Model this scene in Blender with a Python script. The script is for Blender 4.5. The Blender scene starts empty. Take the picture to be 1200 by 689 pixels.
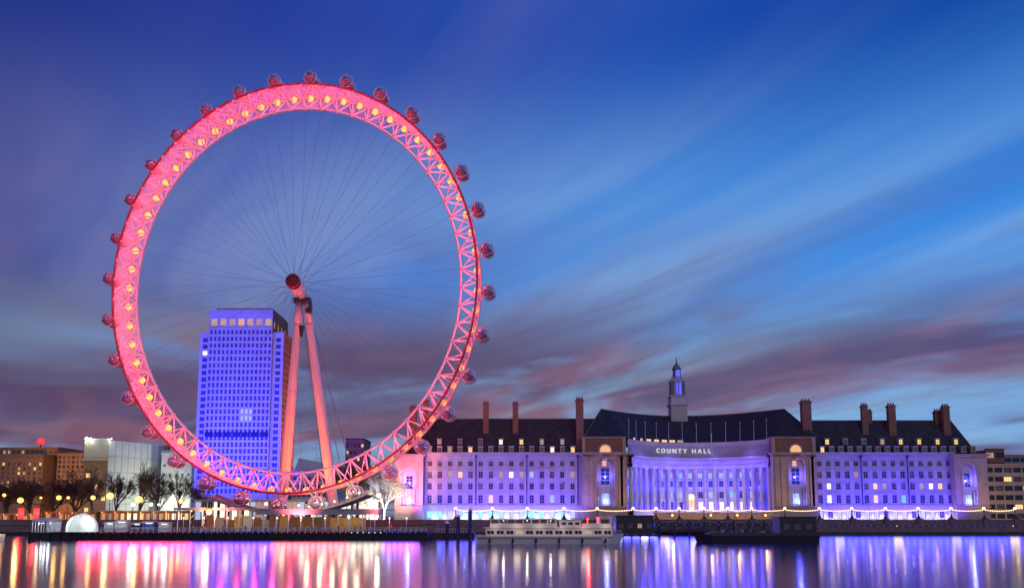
import bpy, math, random
from mathutils import Vector
R = math.radians
rng = random.Random(7)
sc = bpy.context.scene
C = sc.collection

# ------------------------------------------------------------------ camera
EYE = 6.0                                   # metres above the river
PITCH = R(6.5)
FPX, HOR = 930.0, 605.0                     # focal length and horizon, in the 1200 x 689 picture
cam = bpy.data.objects.new('camera', bpy.data.cameras.new('camera'))
C.objects.link(cam)
cam.location = (0, 0, EYE)
cam.rotation_euler = (R(90) + PITCH, 0, 0)
cam.data.sensor_width = 36
cam.data.lens = 36 * FPX / 1200
cam.data.shift_y = (HOR - FPX * math.tan(PITCH) - 344.5) / 1200
cam.data.clip_start = .5
cam.data.clip_end = 9000
sc.camera = cam
sc.view_settings.view_transform = 'Standard'
sc.view_settings.look = 'None'
sc.view_settings.exposure = 0
sc.view_settings.gamma = 1
sc.render.engine = 'CYCLES'
sc.cycles.use_denoising = True
sc.cycles.max_bounces = 6
sc.cycles.glossy_bounces = 4
sc.cycles.transparent_max_bounces = 12
sc.cycles.sample_clamp_indirect = 4
sc.cycles.caustics_reflective = False
sc.cycles.caustics_refractive = False

def lin(r, g, b):
    f = lambda c: (c / 255 / 12.92) if c <= 10 else (((c / 255 + .055) / 1.055) ** 2.4)
    return (f(r), f(g), f(b), 1)

# ------------------------------------------------------------------ sky: dusk gradient with wind-drawn cloud
world = bpy.data.worlds.new('World')
sc.world = world
world.use_nodes = True
NT = world.node_tree
NT.nodes.clear()
def nd(t, **k):
    n = NT.nodes.new(t)
    for a, b in k.items(): setattr(n, a, b)
    return n
def setin(sock, v):
    if hasattr(v, 'is_output') or isinstance(v, bpy.types.NodeSocket): NT.links.new(v, sock)
    else: sock.default_value = v
def mth(op, a, b=0.0, clamp=False):
    n = nd('ShaderNodeMath', operation=op, use_clamp=clamp)
    setin(n.inputs[0], a); setin(n.inputs[1], b)
    return n.outputs[0]
def mixc(f, a, b):
    n = nd('ShaderNodeMix', data_type='RGBA')
    setin(n.inputs[0], f); setin(n.inputs[6], a); setin(n.inputs[7], b)
    return n.outputs[2]
def rng01(x, a, b):
    n = nd('ShaderNodeMapRange', interpolation_type='SMOOTHSTEP')
    setin(n.inputs[0], x); n.inputs[1].default_value = a; n.inputs[2].default_value = b
    return n.outputs[0]
def ramp(x, stops):
    n = nd('ShaderNodeValToRGB')
    setin(n.inputs[0], x)
    e = n.color_ramp.elements
    while len(e) < len(stops): e.new(.5)
    for k, (p, c) in zip(e, stops): k.position = p; k.color = lin(*c)
    return n.outputs[0]
tc = nd('ShaderNodeTexCoord')
sp = nd('ShaderNodeSeparateXYZ')
NT.links.new(tc.outputs['Generated'], sp.inputs[0])
dx, dy, dz = sp.outputs
hy = mth('MAXIMUM', mth('ABSOLUTE', dy), .12)
az = mth('ADD', mth('DIVIDE', dx, mth('MULTIPLY', hy, 1.4)), .5, True)       # 0 left .. 1 right
el = mth('MAXIMUM', mth('DIVIDE', dz, mth('SQRT', mth('ADD', mth('MULTIPLY', dx, dx), mth('MULTIPLY', dy, dy)))), 0.0)
SKY_TOP = [(.02, (18, 44, 128)), (.2, (38, 58, 148)), (.45, (16, 68, 166)), (.62, (12, 72, 172)), (.95, (0, 60, 152))]
SKY_MID = [(.04, (70, 86, 154)), (.3, (78, 108, 190)), (.6, (84, 146, 222)), (.95, (56, 134, 224))]
SKY_LOW = [(.04, (100, 94, 138)), (.3, (116, 148, 186)), (.6, (138, 178, 214)), (.95, (126, 164, 212))]
base = mixc(rng01(el, .34, .66), mixc(rng01(el, .05, .33), ramp(az, SKY_LOW), ramp(az, SKY_MID)), ramp(az, SKY_TOP))
# cloud sheet: directions projected on a flat layer, drawn out along the wind
zz = mth('ADD', mth('MAXIMUM', dz, 0.0), .05)
cx, cy = mth('DIVIDE', dx, zz), mth('DIVIDE', dy, zz)
WX, WY = -.50, .866
along = mth('ADD', mth('MULTIPLY', cx, WX), mth('MULTIPLY', cy, WY))
across = mth('SUBTRACT', mth('MULTIPLY', cx, WY), mth('MULTIPLY', cy, WX))
def cloud(sa, sx, off, detail, rough, dist):
    cb = nd('ShaderNodeCombineXYZ')
    setin(cb.inputs[0], mth('MULTIPLY', along, sa)); setin(cb.inputs[1], mth('MULTIPLY', across, sx)); cb.inputs[2].default_value = off
    n = nd('ShaderNodeTexNoise')
    NT.links.new(cb.outputs[0], n.inputs['Vector'])
    n.inputs['Scale'].default_value = 1; n.inputs['Detail'].default_value = detail
    n.inputs['Roughness'].default_value = rough; n.inputs['Distortion'].default_value = dist
    return n.outputs[0]
veil = rng01(cloud(.30, 1.25, 3.1, 4, .5, .7), .40, .66)
veilcol = mixc(rng01(el, .36, .60), ramp(az, [(0, (112, 98, 155)), (.5, (142, 178, 224)), (1, (128, 178, 230))]), ramp(az, [(0, (40, 54, 140)), (.25, (66, 70, 154)), (.5, (94, 102, 178)), (1, (62, 108, 196))]))
col = mixc(mth('MULTIPLY', veil, mth('ADD', .40, mth('MULTIPLY', rng01(el, .6, .3), .25))), base, veilcol)
darkst = rng01(cloud(.26, .95, 8.4, 4, .54, .9), .48, .68)
col = mixc(mth('MULTIPLY', darkst, mth('MULTIPLY', rng01(el, .50, .22), .52)), col, ramp(az, [(0, (88, 72, 118)), (.5, (98, 92, 142)), (1, (84, 92, 156))]))
bank = rng01(cloud(.36, .52, 21.7, 4, .55, .9), .38, .60)
bankcol = mixc(rng01(cloud(.5, .9, 1.3, 3, .55, .6), .40, .62), ramp(az, [(0, (88, 68, 98)), (.5, (92, 78, 112)), (1, (86, 76, 118))]), ramp(az, [(0, (122, 84, 104)), (.6, (134, 96, 118)), (1, (118, 88, 122))]))
col = mixc(mth('MULTIPLY', bank, mth('MULTIPLY', rng01(el, .31, .19), .94)), col, bankcol)
puff = rng01(cloud(.62, .95, 47.3, 4, .55, .9), .45, .68)
col = mixc(mth('MULTIPLY', puff, mth('MULTIPLY', mth('MULTIPLY', rng01(el, .42, .24), rng01(el, .02, .1)), .58)), col, ramp(az, [(0, (100, 78, 112)), (.5, (100, 88, 124)), (.75, (112, 86, 116)), (1, (98, 84, 126))]))
gleam = rng01(cloud(.24, .8, 33.3, 3, .5, .7), .50, .70)
col = mixc(mth('MULTIPLY', gleam, mth('MULTIPLY', rng01(el, .30, .1), .60)), col, lin(138, 188, 222))
bg = nd('ShaderNodeBackground')
NT.links.new(col, bg.inputs[0])
bg.inputs[1].default_value = 1.0
wo = nd('ShaderNodeOutputWorld')
NT.links.new(bg.outputs[0], wo.inputs[0])

# soft fill added from behind the viewer to brighten boats and roofs
sd = bpy.data.lights.new('fill_sun', 'SUN'); sd.energy = .38; sd.angle = R(25); sd.color = (1, .80, .74)
so = bpy.data.objects.new('fill_sun', sd); C.objects.link(so); so.rotation_euler = (R(62), 0, R(14))

# ------------------------------------------------------------------ materials
def material(name, base, rough=.7, metal=0.0, vary=.18, scale=.6, bump=0.0, emit=None, power=0.0, fine=6.0):
    m = bpy.data.materials.new(name); m.use_nodes = True
    t = m.node_tree; b = t.nodes['Principled BSDF']
    b.inputs['Roughness'].default_value = rough; b.inputs['Metallic'].default_value = metal
    if emit:
        b.inputs['Base Color'].default_value = (*base, 1)
        b.inputs['Emission Color'].default_value = (*emit, 1); b.inputs['Emission Strength'].default_value = power
        return m
    g = t.nodes.new('ShaderNodeNewGeometry')
    n = t.nodes.new('ShaderNodeTexNoise'); n.inputs['Scale'].default_value = scale; n.inputs['Detail'].default_value = 6; n.inputs['Roughness'].default_value = .65
    n2 = t.nodes.new('ShaderNodeTexNoise'); n2.inputs['Scale'].default_value = scale * fine; n2.inputs['Detail'].default_value = 3
    ad = t.nodes.new('ShaderNodeMath'); ad.operation = 'MULTIPLY_ADD'; ad.inputs[1].default_value = .4
    r = t.nodes.new('ShaderNodeValToRGB')
    r.color_ramp.elements[0].position = .42; r.color_ramp.elements[1].position = .98
    r.color_ramp.elements[0].color = (*[max(0, c * (1 - vary)) for c in base], 1)
    r.color_ramp.elements[1].color = (*[min(1, c * (1 + vary)) for c in base], 1)
    for k in (n, n2): t.links.new(g.outputs['Position'], k.inputs['Vector'])
    t.links.new(n2.outputs[0], ad.inputs[0]); t.links.new(n.outputs[0], ad.inputs[2])
    t.links.new(ad.outputs[0], r.inputs[0]); t.links.new(r.outputs[0], b.inputs['Base Color'])
    if bump:
        bp = t.nodes.new('ShaderNodeBump'); bp.inputs['Strength'].default_value = bump; bp.inputs['Distance'].default_value = .1
        t.links.new(n2.outputs[0], bp.inputs['Height']); t.links.new(bp.outputs[0], b.inputs['Normal'])
    return m
M = {}
M['stone'] = material('portland_stone', (.50, .47, .42), .8, vary=.22, scale=.25, bump=.3, fine=9)
M['warm_stone'] = material('warm_stone', (.46, .36, .27), .8, vary=.25, scale=.25, bump=.3, fine=9)
M['brick'] = material('red_brick', (.30, .14, .09), .85, vary=.3, scale=.8, bump=.3)
M['brown_brick'] = material('brown_brick', (.30, .19, .10), .85, vary=.3, scale=.5, bump=.3)
M['slate'] = material('slate_roof', (.042, .028, .028), .6, vary=.75, scale=.5, bump=.4)
M['granite'] = material('granite_wall', (.22, .15, .12), .75, vary=.4, scale=.4, bump=.5)
M['tide'] = material('wet_wall', (.035, .032, .03), .5, vary=.5, scale=.3, bump=.5)
M['pave'] = material('paving', (.22, .2, .18), .8, vary=.2, scale=.3)
M['white_steel'] = material('white_painted_steel', (.78, .77, .76), .42, vary=.06, scale=.4)
M['red_rail'] = material('dark_red_lit_rail', (.28, .03, .05), .5, vary=.2, scale=.4)
M['dark_steel'] = material('dark_steel', (.05, .045, .05), .5, vary=.3, scale=1)
M['cable'] = material('steel_cable', (.16, .13, .20), .5, vary=.1, scale=.2)
M['pontoon_black'] = material('pontoon_black', (.008, .007, .008), .6, vary=.4, scale=.5)
M['black_hull'] = material('black_hull', (.025, .022, .024), .5, vary=.4, scale=.5, bump=.2)
M['tower_pane'] = material('tower_pane', (.03, .03, .18), .35, vary=.4, scale=.3)
M['cream_paint'] = material('cream_boat_paint', (.78, .70, .60), .5, vary=.12, scale=.6)
M['grey_roof'] = material('grey_canopy', (.30, .28, .30), .6, vary=.15, scale=.4)
M['pale_clad'] = material('pale_cladding', (.50, .54, .50), .7, vary=.14, scale=.12, fine=12)
M['beige_clad'] = material('beige_cladding', (.44, .39, .30), .7, vary=.14, scale=.2)
M['tower_stone'] = material('tower_stone', (.50, .49, .47), .75, vary=.12, scale=.15, fine=10)
M['tent'] = material('white_canvas', (.75, .76, .76), .7, vary=.08, scale=.8)
def canvas(m):
    t = m.node_tree; b = t.nodes['Principled BSDF']; o = [n for n in t.nodes if n.type == 'OUTPUT_MATERIAL'][0]
    tl = t.nodes.new('ShaderNodeBsdfTranslucent'); tl.inputs[0].default_value = (.8, .8, .78, 1); mx = t.nodes.new('ShaderNodeMixShader'); mx.inputs[0].default_value = .4
    t.links.new(b.outputs[0], mx.inputs[1]); t.links.new(tl.outputs[0], mx.inputs[2]); t.links.new(mx.outputs[0], o.inputs[0])
canvas(M['tent'])
M['bark'] = material('bark', (.09, .06, .045), .9, vary=.3, scale=2)
M['leaf'] = material('leaf', (.13, .13, .06), .8, vary=.45, scale=2)
M['wood'] = material('timber_panel', (.22, .12, .06), .7, vary=.3, scale=.8)
M['orange_panel'] = material('ochre_panel', (.50, .30, .10), .7, vary=.25, scale=.8)
M['bronze'] = material('dark_bronze', (.04, .035, .03), .45, .4, vary=.3, scale=2)
M['copper'] = material('weathered_copper', (.16, .20, .17), .6, vary=.3, scale=1)
M['banner_blue'] = material('dark_blue_pipe', (.03, .03, .16), .6, vary=.2)
M['skin'] = material('skin', (.45, .28, .20), .6, vary=.05)
for k, c in (('coat_dark', (.03, .03, .045)), ('coat_red', (.35, .03, .03)), ('coat_pale', (.55, .53, .5)), ('coat_blue', (.05, .09, .28))):
    M[k] = material(k, c, .85, vary=.2, scale=3)
M['capsule_shell'] = material('capsule_shell', (.26, .20, .27), .4, vary=.15)
M['lead'] = material('lead_ridge', (.14, .13, .14), .5, vary=.3, scale=2)
M['pale_bark'] = material('pale_bark', (.42, .40, .34), .8, vary=.3, scale=2)
M['pane'] = material('dark_pane', (.025, .025, .04), .12, vary=.3, scale=.4)
M['grey_pane'] = material('curtained_pane', (.12, .11, .13), .35, vary=.4, scale=.4)
M['blue_pane'] = material('deep_blue_pane', (.02, .02, .12), .15, vary=.3, scale=.4)
def glow(name, rgb, p): M[name] = material(name, (.1, .1, .1), .5, emit=rgb, power=p)
glow('warm_window', (1, .62, .22), 1.3)
glow('dim_window', (1, .70, .45), .45)
glow('pink_window', (1, .55, .55), .40)
glow('cyan_window', (.22, .75, 1), .85)
glow('ice_window', (.5, .7, 1), .8)
glow('arcade_blue', (.30, .34, 1), 1.9)
glow('arcade_cyan', (.22, .85, 1), 1.3)
glow('gold_window', (1, .66, .10), 1.1)
glow('cream_window', (1, .86, .62), 1.6)
glow('orange_window', (1, .45, .18), .75)
glow('niche_light', (1, .50, .25), .9)
glow('crown_window', (1, .62, .30), .5)
glow('amber_lamp', (1, .40, .05), 1.9)
glow('sodium_globe', (1, .48, .09), 2.6)
glow('white_globe', (.80, 1, .90), 2.4)
glow('pearl_globe', (1, .80, .55), 2.2)
glow('red_glow', (1, .03, .03), 1.3)
glow('blue_glow', (.06, .06, 1), 2.0)
glow('pink_led', (1, .06, .12), 1.3)
glow('letter_white', (.92, .95, 1), .8)
glow('bulb', (1, .62, .32), 3.5)
glow('flood_lens', (.3, .2, 1), 2)
glow('white_lens', (.9, 1, .95), 1.8)

def glass_mat():
    m = bpy.data.materials.new('capsule_glass'); m.use_nodes = True
    t = m.node_tree; t.nodes.clear()
    o = t.nodes.new('ShaderNodeOutputMaterial'); mx = t.nodes.new('ShaderNodeMixShader')
    tr = t.nodes.new('ShaderNodeBsdfTransparent'); gl = t.nodes.new('ShaderNodeBsdfGlossy'); df = t.nodes.new('ShaderNodeBsdfDiffuse')
    tr.inputs[0].default_value = (.78, .68, .80, 1); gl.inputs[1].default_value = .12
    gl.inputs[0].default_value = (.95, .9, 1, 1); df.inputs[0].default_value = (.70, .72, .85, 1)
    fr = t.nodes.new('ShaderNodeLayerWeight'); fr.inputs[0].default_value = .35
    m2 = t.nodes.new('ShaderNodeMixShader'); m2.inputs[0].default_value = .3
    t.links.new(gl.outputs[0], m2.inputs[1]); t.links.new(df.outputs[0], m2.inputs[2])
    ad = t.nodes.new('ShaderNodeMath'); ad.operation = 'ADD'; ad.inputs[1].default_value = .26; ad.use_clamp = True
    t.links.new(fr.outputs[1], ad.inputs[0]); t.links.new(ad.outputs[0], mx.inputs[0])
    t.links.new(tr.outputs[0], mx.inputs[1]); t.links.new(m2.outputs[0], mx.inputs[2])
    t.links.new(mx.outputs[0], o.inputs[0])
    return m
M['glass'] = glass_mat()

def water_mat():
    m = bpy.data.materials.new('river_water'); m.use_nodes = True
    t = m.node_tree; b = t.nodes['Principled BSDF']
    b.inputs['Base Color'].default_value = (.018, .018, .14, 1)
    b.inputs['Roughness'].default_value = .125
    b.inputs['IOR'].default_value = 3.0; b.inputs['Specular Tint'].default_value = (.80, .70, 1, 1)  # blue base and tint put stronger blue reflections into the water's colour
    g = t.nodes.new('ShaderNodeNewGeometry')
    mp = t.nodes.new('ShaderNodeMapping'); mp.inputs['Scale'].default_value = (.035, .30, 1)
    n = t.nodes.new('ShaderNodeTexNoise'); n.inputs['Scale'].default_value = 1; n.inputs['Detail'].default_value = 3
    bp = t.nodes.new('ShaderNodeBump'); bp.inputs['Strength'].default_value = .14; bp.inputs['Distance'].default_value = .08
    t.links.new(g.outputs['Position'], mp.inputs[0]); t.links.new(mp.outputs[0], n.inputs['Vector'])
    t.links.new(n.outputs[0], bp.inputs['Height']); t.links.new(bp.outputs[0], b.inputs['Normal'])
    return m
M['water'] = water_mat()

# ------------------------------------------------------------------ helpers
COS, SIN, CY0 = math.cos(PITCH), math.sin(PITCH), HOR - FPX * math.tan(PITCH)
def at(px, py, Y):
    """Metres (x, z) of a picture point on the upright plane at distance Y."""
    v = (CY0 - py) / FPX
    z = EYE + Y * (SIN + v * COS) / (COS - v * SIN)
    return (px - 600) * (Y * COS + (z - EYE) * SIN) / FPX, z
def ax(px, Y): return at(px, HOR, Y)[0]
def azv(py, Y): return at(600, py, Y)[1]

class MB:
    def __init__(s): s.v, s.f, s.m, s.cur = [], [], [], 0
    def pts(s, *ps):
        k = len(s.v); s.v += [tuple(p) for p in ps]; return k
    def face(s, *ps):
        k = s.pts(*ps); s.f.append(tuple(range(k, k + len(ps)))); s.m.append(s.cur)
    def box(s, x0, x1, y0, y1, z0, z1):
        k = s.pts((x0,y0,z0),(x1,y0,z0),(x1,y1,z0),(x0,y1,z0),(x0,y0,z1),(x1,y0,z1),(x1,y1,z1),(x0,y1,z1))
        for q in ((0,3,2,1),(4,5,6,7),(0,1,5,4),(1,2,6,5),(2,3,7,6),(3,0,4,7)):
            s.f.append(tuple(k + i for i in q)); s.m.append(s.cur)
    def tube(s, p, q, r0, r1=None, n=6, cap=True):
        r1 = r0 if r1 is None else r1
        p, q = Vector(p), Vector(q); d = q - p
        if d.length < 1e-6: return
        d.normalize(); a = d.orthogonal().normalized(); b = d.cross(a)
        k = len(s.v)
        for c, r in ((p, r0), (q, r1)):
            for i in range(n):
                t = 2 * math.pi * i / n
                s.v.append(tuple(c + a * (r * math.cos(t)) + b * (r * math.sin(t))))
        for i in range(n):
            j = (i + 1) % n
            s.f.append((k + i, k + j, k + n + j, k + n + i)); s.m.append(s.cur)
        if cap:
            s.f.append(tuple(k + i for i in reversed(range(n)))); s.m.append(s.cur)
            s.f.append(tuple(k + n + i for i in range(n))); s.m.append(s.cur)
    def path(s, ps, r, n=6, closed=False):
        m = len(ps); ps = [Vector(p) for p in ps]; k = len(s.v)
        for i in range(m):
            if closed: d = ps[(i + 1) % m] - ps[i - 1]
            else: d = ps[min(i + 1, m - 1)] - ps[max(i - 1, 0)]
            d.normalize(); up = Vector((0, 1, 0)) if abs(d.y) < .9 else Vector((0, 0, 1))
            a = d.cross(up).normalized(); b = d.cross(a)
            for j in range(n):
                t = 2 * math.pi * j / n
                s.v.append(tuple(ps[i] + a * (r * math.cos(t)) + b * (r * math.sin(t))))
        for i in range(m if closed else m - 1):
            u, w = k + i * n, k + ((i + 1) % m) * n
            for j in range(n):
                s.f.append((u + j, u + (j + 1) % n, w + (j + 1) % n, w + j)); s.m.append(s.cur)
    def lathe(s, prof, o=(0, 0, 0), n=12, axis='z', sq=False):
        k = len(s.v); o = Vector(o)
        for r, h in prof:
            for i in range(n):
                t = 2 * math.pi * (i + (.5 if sq else 0)) / n
                u, w = r * math.cos(t), r * math.sin(t)
                s.v.append(tuple(o + (Vector((u, w, h)) if axis == 'z' else Vector((u, h, w)))))
        for j in range(len(prof) - 1):
            for i in range(n):
                i2 = (i + 1) % n
                s.f.append((k + j*n + i, k + j*n + i2, k + (j+1)*n + i2, k + (j+1)*n + i)); s.m.append(s.cur)
        s.f.append(tuple(k + i for i in reversed(range(n)))); s.m.append(s.cur)
        s.f.append(tuple(k + (len(prof)-1)*n + i for i in range(n))); s.m.append(s.cur)
    def ball(s, o, r, n=10, sz=1.0):
        s.lathe([(max(.02, math.sin(math.pi * i / 6)) * r, -math.cos(math.pi * i / 6) * r * sz) for i in range(7)], o, n)
    def build(s, name, mats, parent=None, smooth=False, local=False):
        me = bpy.data.meshes.new(name)
        v = s.v
        if parent is not None and not local:
            w = wloc(parent); v = [(a - w[0], b - w[1], c - w[2]) for a, b, c in v]
        me.from_pydata(v, [], s.f)
        for k in (mats if isinstance(mats, (list, tuple)) else [mats]): me.materials.append(M[k])
        me.polygons.foreach_set('material_index', s.m)
        if smooth: me.polygons.foreach_set('use_smooth', [True] * len(s.f))
        me.update()
        o = bpy.data.objects.new(name, me); C.objects.link(o); o.parent = parent
        return o
def wloc(o):
    p = Vector((0, 0, 0))
    while o is not None: p += o.location; o = o.parent
    return p
def tag(o, label=None, cat=None, group=None, kind=None):
    for k, v in (('label', label), ('category', cat), ('group', group), ('kind', kind)):
        if v: o[k] = v
    return o
def thing(name, label, cat, loc=(0, 0, 0), group=None, rz=0):
    o = bpy.data.objects.new(name, None); C.objects.link(o)
    o.location = loc; o.rotation_euler = (0, 0, rz); o.empty_display_size = .5
    return tag(o, label, cat, group)
def put(me_obj, parent, world, name=None, local=False):
    """A copy of a part at a world place under parent (mesh data shared)."""
    c = me_obj.copy(); C.objects.link(c); c.parent = parent
    c.location = Vector(world) if local else Vector(world) - wloc(parent)
    if name: c.name = name
    return c
def copy_tree(o, parent=None):
    c = o.copy(); C.objects.link(c); c.parent = parent
    for ch in list(o.children): copy_tree(ch, c)
    return c
def lamp(kind, parent, loc, color, power, radius=.2, aim=None, spot=90, blend=1.0):
    d = bpy.data.lights.new('light', kind); d.color = color; d.energy = power; d.shadow_soft_size = radius
    if kind == 'SPOT': d.spot_size = R(spot); d.spot_blend = blend
    o = bpy.data.objects.new('light', d); C.objects.link(o); o.parent = parent
    o.location = loc
    if aim is not None:
        o.rotation_euler = (Vector(aim) - (wloc(parent) + Vector(loc))).to_track_quat('-Z', 'Y').to_euler()
    return o

# ------------------------------------------------------------------ ground, river, walls
QUAY, GZ = 262.0, 4.2
g = MB(); g.face((-3000, -300, 0), (3000, -300, 0), (3000, QUAY + 2, 0), (-3000, QUAY + 2, 0))
tag(g.build('water', 'water'), kind='structure')
g = MB(); g.face((-4000, QUAY + 1, GZ), (4000, QUAY + 1, GZ), (4000, 6000, GZ), (-4000, 6000, GZ))
tag(g.build('ground', 'pave'), kind='structure')
rw = MB()
XL, XR = -700, 700
rw.cur = 1; rw.box(XL, XR, QUAY + .1, QUAY + 1.4, -3, 1.0)
rw.cur = 0; rw.box(XL, XR, QUAY, QUAY + 1.2, 1.0, 3.1)
rw.box(XL, XR, QUAY - .35, QUAY + 1.25, 3.1, 3.55)
rw.box(XL, XR, QUAY + .15, QUAY + .85, 3.55, 4.75)
rw.box(XL, XR, QUAY, QUAY + 1.0, 4.75, 5.0)
rwo = rw.build('river_wall', ['granite', 'tide'])
tag(rwo, 'long dark granite embankment wall with a projecting ledge, standing in the river', 'wall')

# ------------------------------------------------------------------ the big wheel
WX0, WY0, WZ0, WA = -62.72, 224.63, 72.41, .8908
wheel = thing('observation_wheel', 'giant red lit observation wheel with glass capsules on a leaning two legged frame', 'ferris wheel', (WX0, WY0, GZ), rz=R(-5))
HZ = WZ0 - GZ
def axx(lat): return 1.0 - .16 * (lat + 6)          # the spindle's slight turn towards the river
def turn(b):
    b.v = [(v[0] + axx(v[1]), v[1], v[2]) for v in b.v]; return b
def wp(th, r, lat): return Vector((WA * r * math.cos(th), lat, HZ + r * math.sin(th)))
NB = 64
RO, RI, LAT = 60.0, 54.2, 4.0
ths = [2 * math.pi * k / NB + R(-3 + 1.4) for k in range(NB)]
half = math.pi / NB
def ring(r, lat, rad, n=8, seg=256): 
    m = MB(); m.path([wp(2 * math.pi * k / seg, r, lat) for k in range(seg)], rad, n, True); return m
rim = MB()
for t in ths:
    a = wp(t, RI, 0)
    for s in (-1, 1):
        f1, r1 = wp(t + s * half, RO, -LAT), wp(t + s * half, RO, LAT)
        rim.tube(a, f1, .21, n=6); rim.tube(a, r1, .21, n=6)
    b = wp(t + half, RO, -LAT); c = wp(t + half, RO, LAT)
    rim.tube(b, c, .17, n=5)
    rim.tube(b, wp(t + 3 * half, RO, LAT), .12, n=5); rim.tube(c, wp(t + 3 * half, RO, -LAT), .12, n=5)
    rim.lathe([(.1, -.5), (.42, -.4), (.42, .4), (.1, .5)], a, 8)
rimo = rim.build('rim', 'white_steel', wheel, local=True)
ring(RO, -LAT, .34).build('front_rail', 'red_rail', rimo, True, True)  # the rail's dim red lighting is put into its dark red colour
ring(RO, LAT, .34).build('rear_rail', 'white_steel', rimo, True, True)
ring(RI, 0, .34).build('inner_chord', 'white_steel', rimo, True, True)
ring(RO + .1, LAT - .55, .13, 5).build('light_strip', 'pink_led', rimo, False, True)
# fine lacing added on rails and rear face to imitate a glow band
lc = MB()
for k in range(NB * 26):
    t = 2 * math.pi * k / (NB * 26)
    lc.tube(wp(t, RO - .05, -LAT), wp(t + .008, RO - .05, LAT), .034, n=4, cap=False)
lc.build('glow_lacing', 'white_steel', rimo, local=True)
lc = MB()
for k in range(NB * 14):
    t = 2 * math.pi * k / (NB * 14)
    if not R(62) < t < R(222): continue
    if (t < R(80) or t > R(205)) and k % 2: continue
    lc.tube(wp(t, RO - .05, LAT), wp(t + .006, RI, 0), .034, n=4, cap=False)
lc.build('rear_glow_lacing', 'white_steel', rimo, local=True)
# spokes
spk = MB()
for k, t in enumerate(ths):
    lat = -4.4 if k % 2 else 2.5
    tt = t + (.25 if (k // 2) % 2 else -.25)
    spk.tube(wp(t, RI, 0), Vector((axx(lat) + 2.1 * math.cos(tt), lat, HZ + 2.1 * math.sin(tt))), .032, n=4, cap=False)
spk.build('spokes', 'cable', wheel, local=True)
hub = MB()
hub.lathe([(.3, -6.1), (1.9, -5.9), (2.1, -5.4), (2.1, -4.9), (1.7, -4.7), (1.6, -4.1), (2.1, -3.9), (2.1, -3.5), (1.5, -3.4)], (0, 0, HZ), 20, 'y')
for k in range(20):
    t = 2 * math.pi * k / 20
    p = Vector((1.2 * math.cos(t), -6.25, HZ + 1.2 * math.sin(t)))
    hub.tube(p, p + Vector((.75 * math.cos(t), 0, .75 * math.sin(t))), .12, n=4)
turn(hub).build('hub', 'red_rail', wheel, local=True)
spn = MB(); spn.lathe([(1.55, -3.4), (1.8, -3), (1.95, 0), (1.85, 2.2), (2.1, 2.4), (2.1, 2.9), (1.6, 3.1), (1.45, 9.2), (.6, 9.5)], (0, 0, HZ), 24, 'y')
turn(spn).build('spindle', 'white_steel', wheel, True, True)
cl = MB(); cl.box(-2.6, 2.6, 8.2, 11.4, HZ - 2.3, HZ - .9); turn(cl).build('head_collar', 'dark_steel', wheel, local=True)
cl = MB(); cl.box(.9, 2.6, 10, 12.2, HZ - 5.2, HZ - 2.31); turn(cl).build('machine_box', 'dark_steel', wheel, local=True)
cl = MB(); cl.tube((-.2, 10.3, HZ - 9.2), (-.2, 10.3, HZ - 12.6), .9, .4, 8); turn(cl).build('damper', 'dark_steel', wheel, local=True)
# legs: to the picture's feet, in wheel coordinates
def towheel(px, py, Y):
    x, z = at(px, py, Y); d = Vector((x - WX0, Y - WY0, z - GZ)); a = R(5)
    return Vector((d.x * math.cos(a) - d.y * math.sin(a), d.x * math.sin(a) + d.y * math.cos(a), d.z))
for top, (px, Y) in (((axx(10) - 1.1, 10.2, HZ - 1.6), (330, 262)), ((axx(10) + 1.1, 10.2, HZ - 1.6), (392.5, 262))):
    ft = towheel(px, 603, Y); tp = Vector(top)
    lg = MB(); ps = [tp.lerp(ft, k / 10) for k in range(11)]
    rr = [1.0, 1.1, 1.2, 1.3, 1.4, 1.5, 1.58, 1.62, 1.62, 1.58, 1.5]
    for k in range(10): lg.tube(ps[k], ps[k + 1], rr[k], rr[k + 1], 16, k in (0, 9))
    for k in range(1, 10): d_ = (ft - tp).normalized() * .12; lg.tube(ps[k] - d_, ps[k] + d_, rr[k] + .1, n=16)
    lo = lg.build('leg', 'white_steel', wheel, True, True)
    fb = MB(); fb.box(ft.x - 3.2, ft.x + 3.2, ft.y - 3, ft.y + 3, 0, ft.z + .8); fb.build('footing', 'granite', lo, local=True)
for dxk, px in ((-.8, 385), (-.3, 398), (.3, 412), (.8, 426)):
    bs = MB(); bs.tube((axx(10.8) + dxk, 10.8, HZ - .6), towheel(px, 606, 300), .11, n=5); bs.build('backstay', 'cable', wheel, local=True)
# capsules (long axis along the spindle)
def egg(z0, z1, n=18, m=12, grow=1.0):
    b = MB(); L, r = 3.6 * grow, 1.8 * grow; ring_ = []
    for i in range(m + 1):
        u = -1 + 2 * i / m; rad = r * max(.05, (1 - abs(u) ** 2.6)) ** .5
        row = []
        for j in range(n + 1):
            a = z0 + (z1 - z0) * j / n
            row.append((rad * math.cos(a), u * L, rad * math.sin(a)))
        ring_.append(b.pts(*row))
    for i in range(m):
        for j in range(n):
            p, q = ring_[i] + j, ring_[i + 1] + j
            b.f.append((p, p + 1, q + 1, q)); b.m.append(0)
    return b
CAPR = RO + 3.3
cap0 = None
hb = egg(R(200), R(340), 10)
hb.box(-1.5, 1.5, -2.8, 2.8, -.78, -.62)
glb = egg(R(-20), R(200), 16)
rgs = []
for y in (-1.9, 1.9):
    rg = MB(); rgs.append(rg); rg.path([(1.92 * math.cos(2 * math.pi * k / 28), y, 1.92 * math.sin(2 * math.pi * k / 28)) for k in range(28)], .11, 6, True)
fr = MB()
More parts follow.
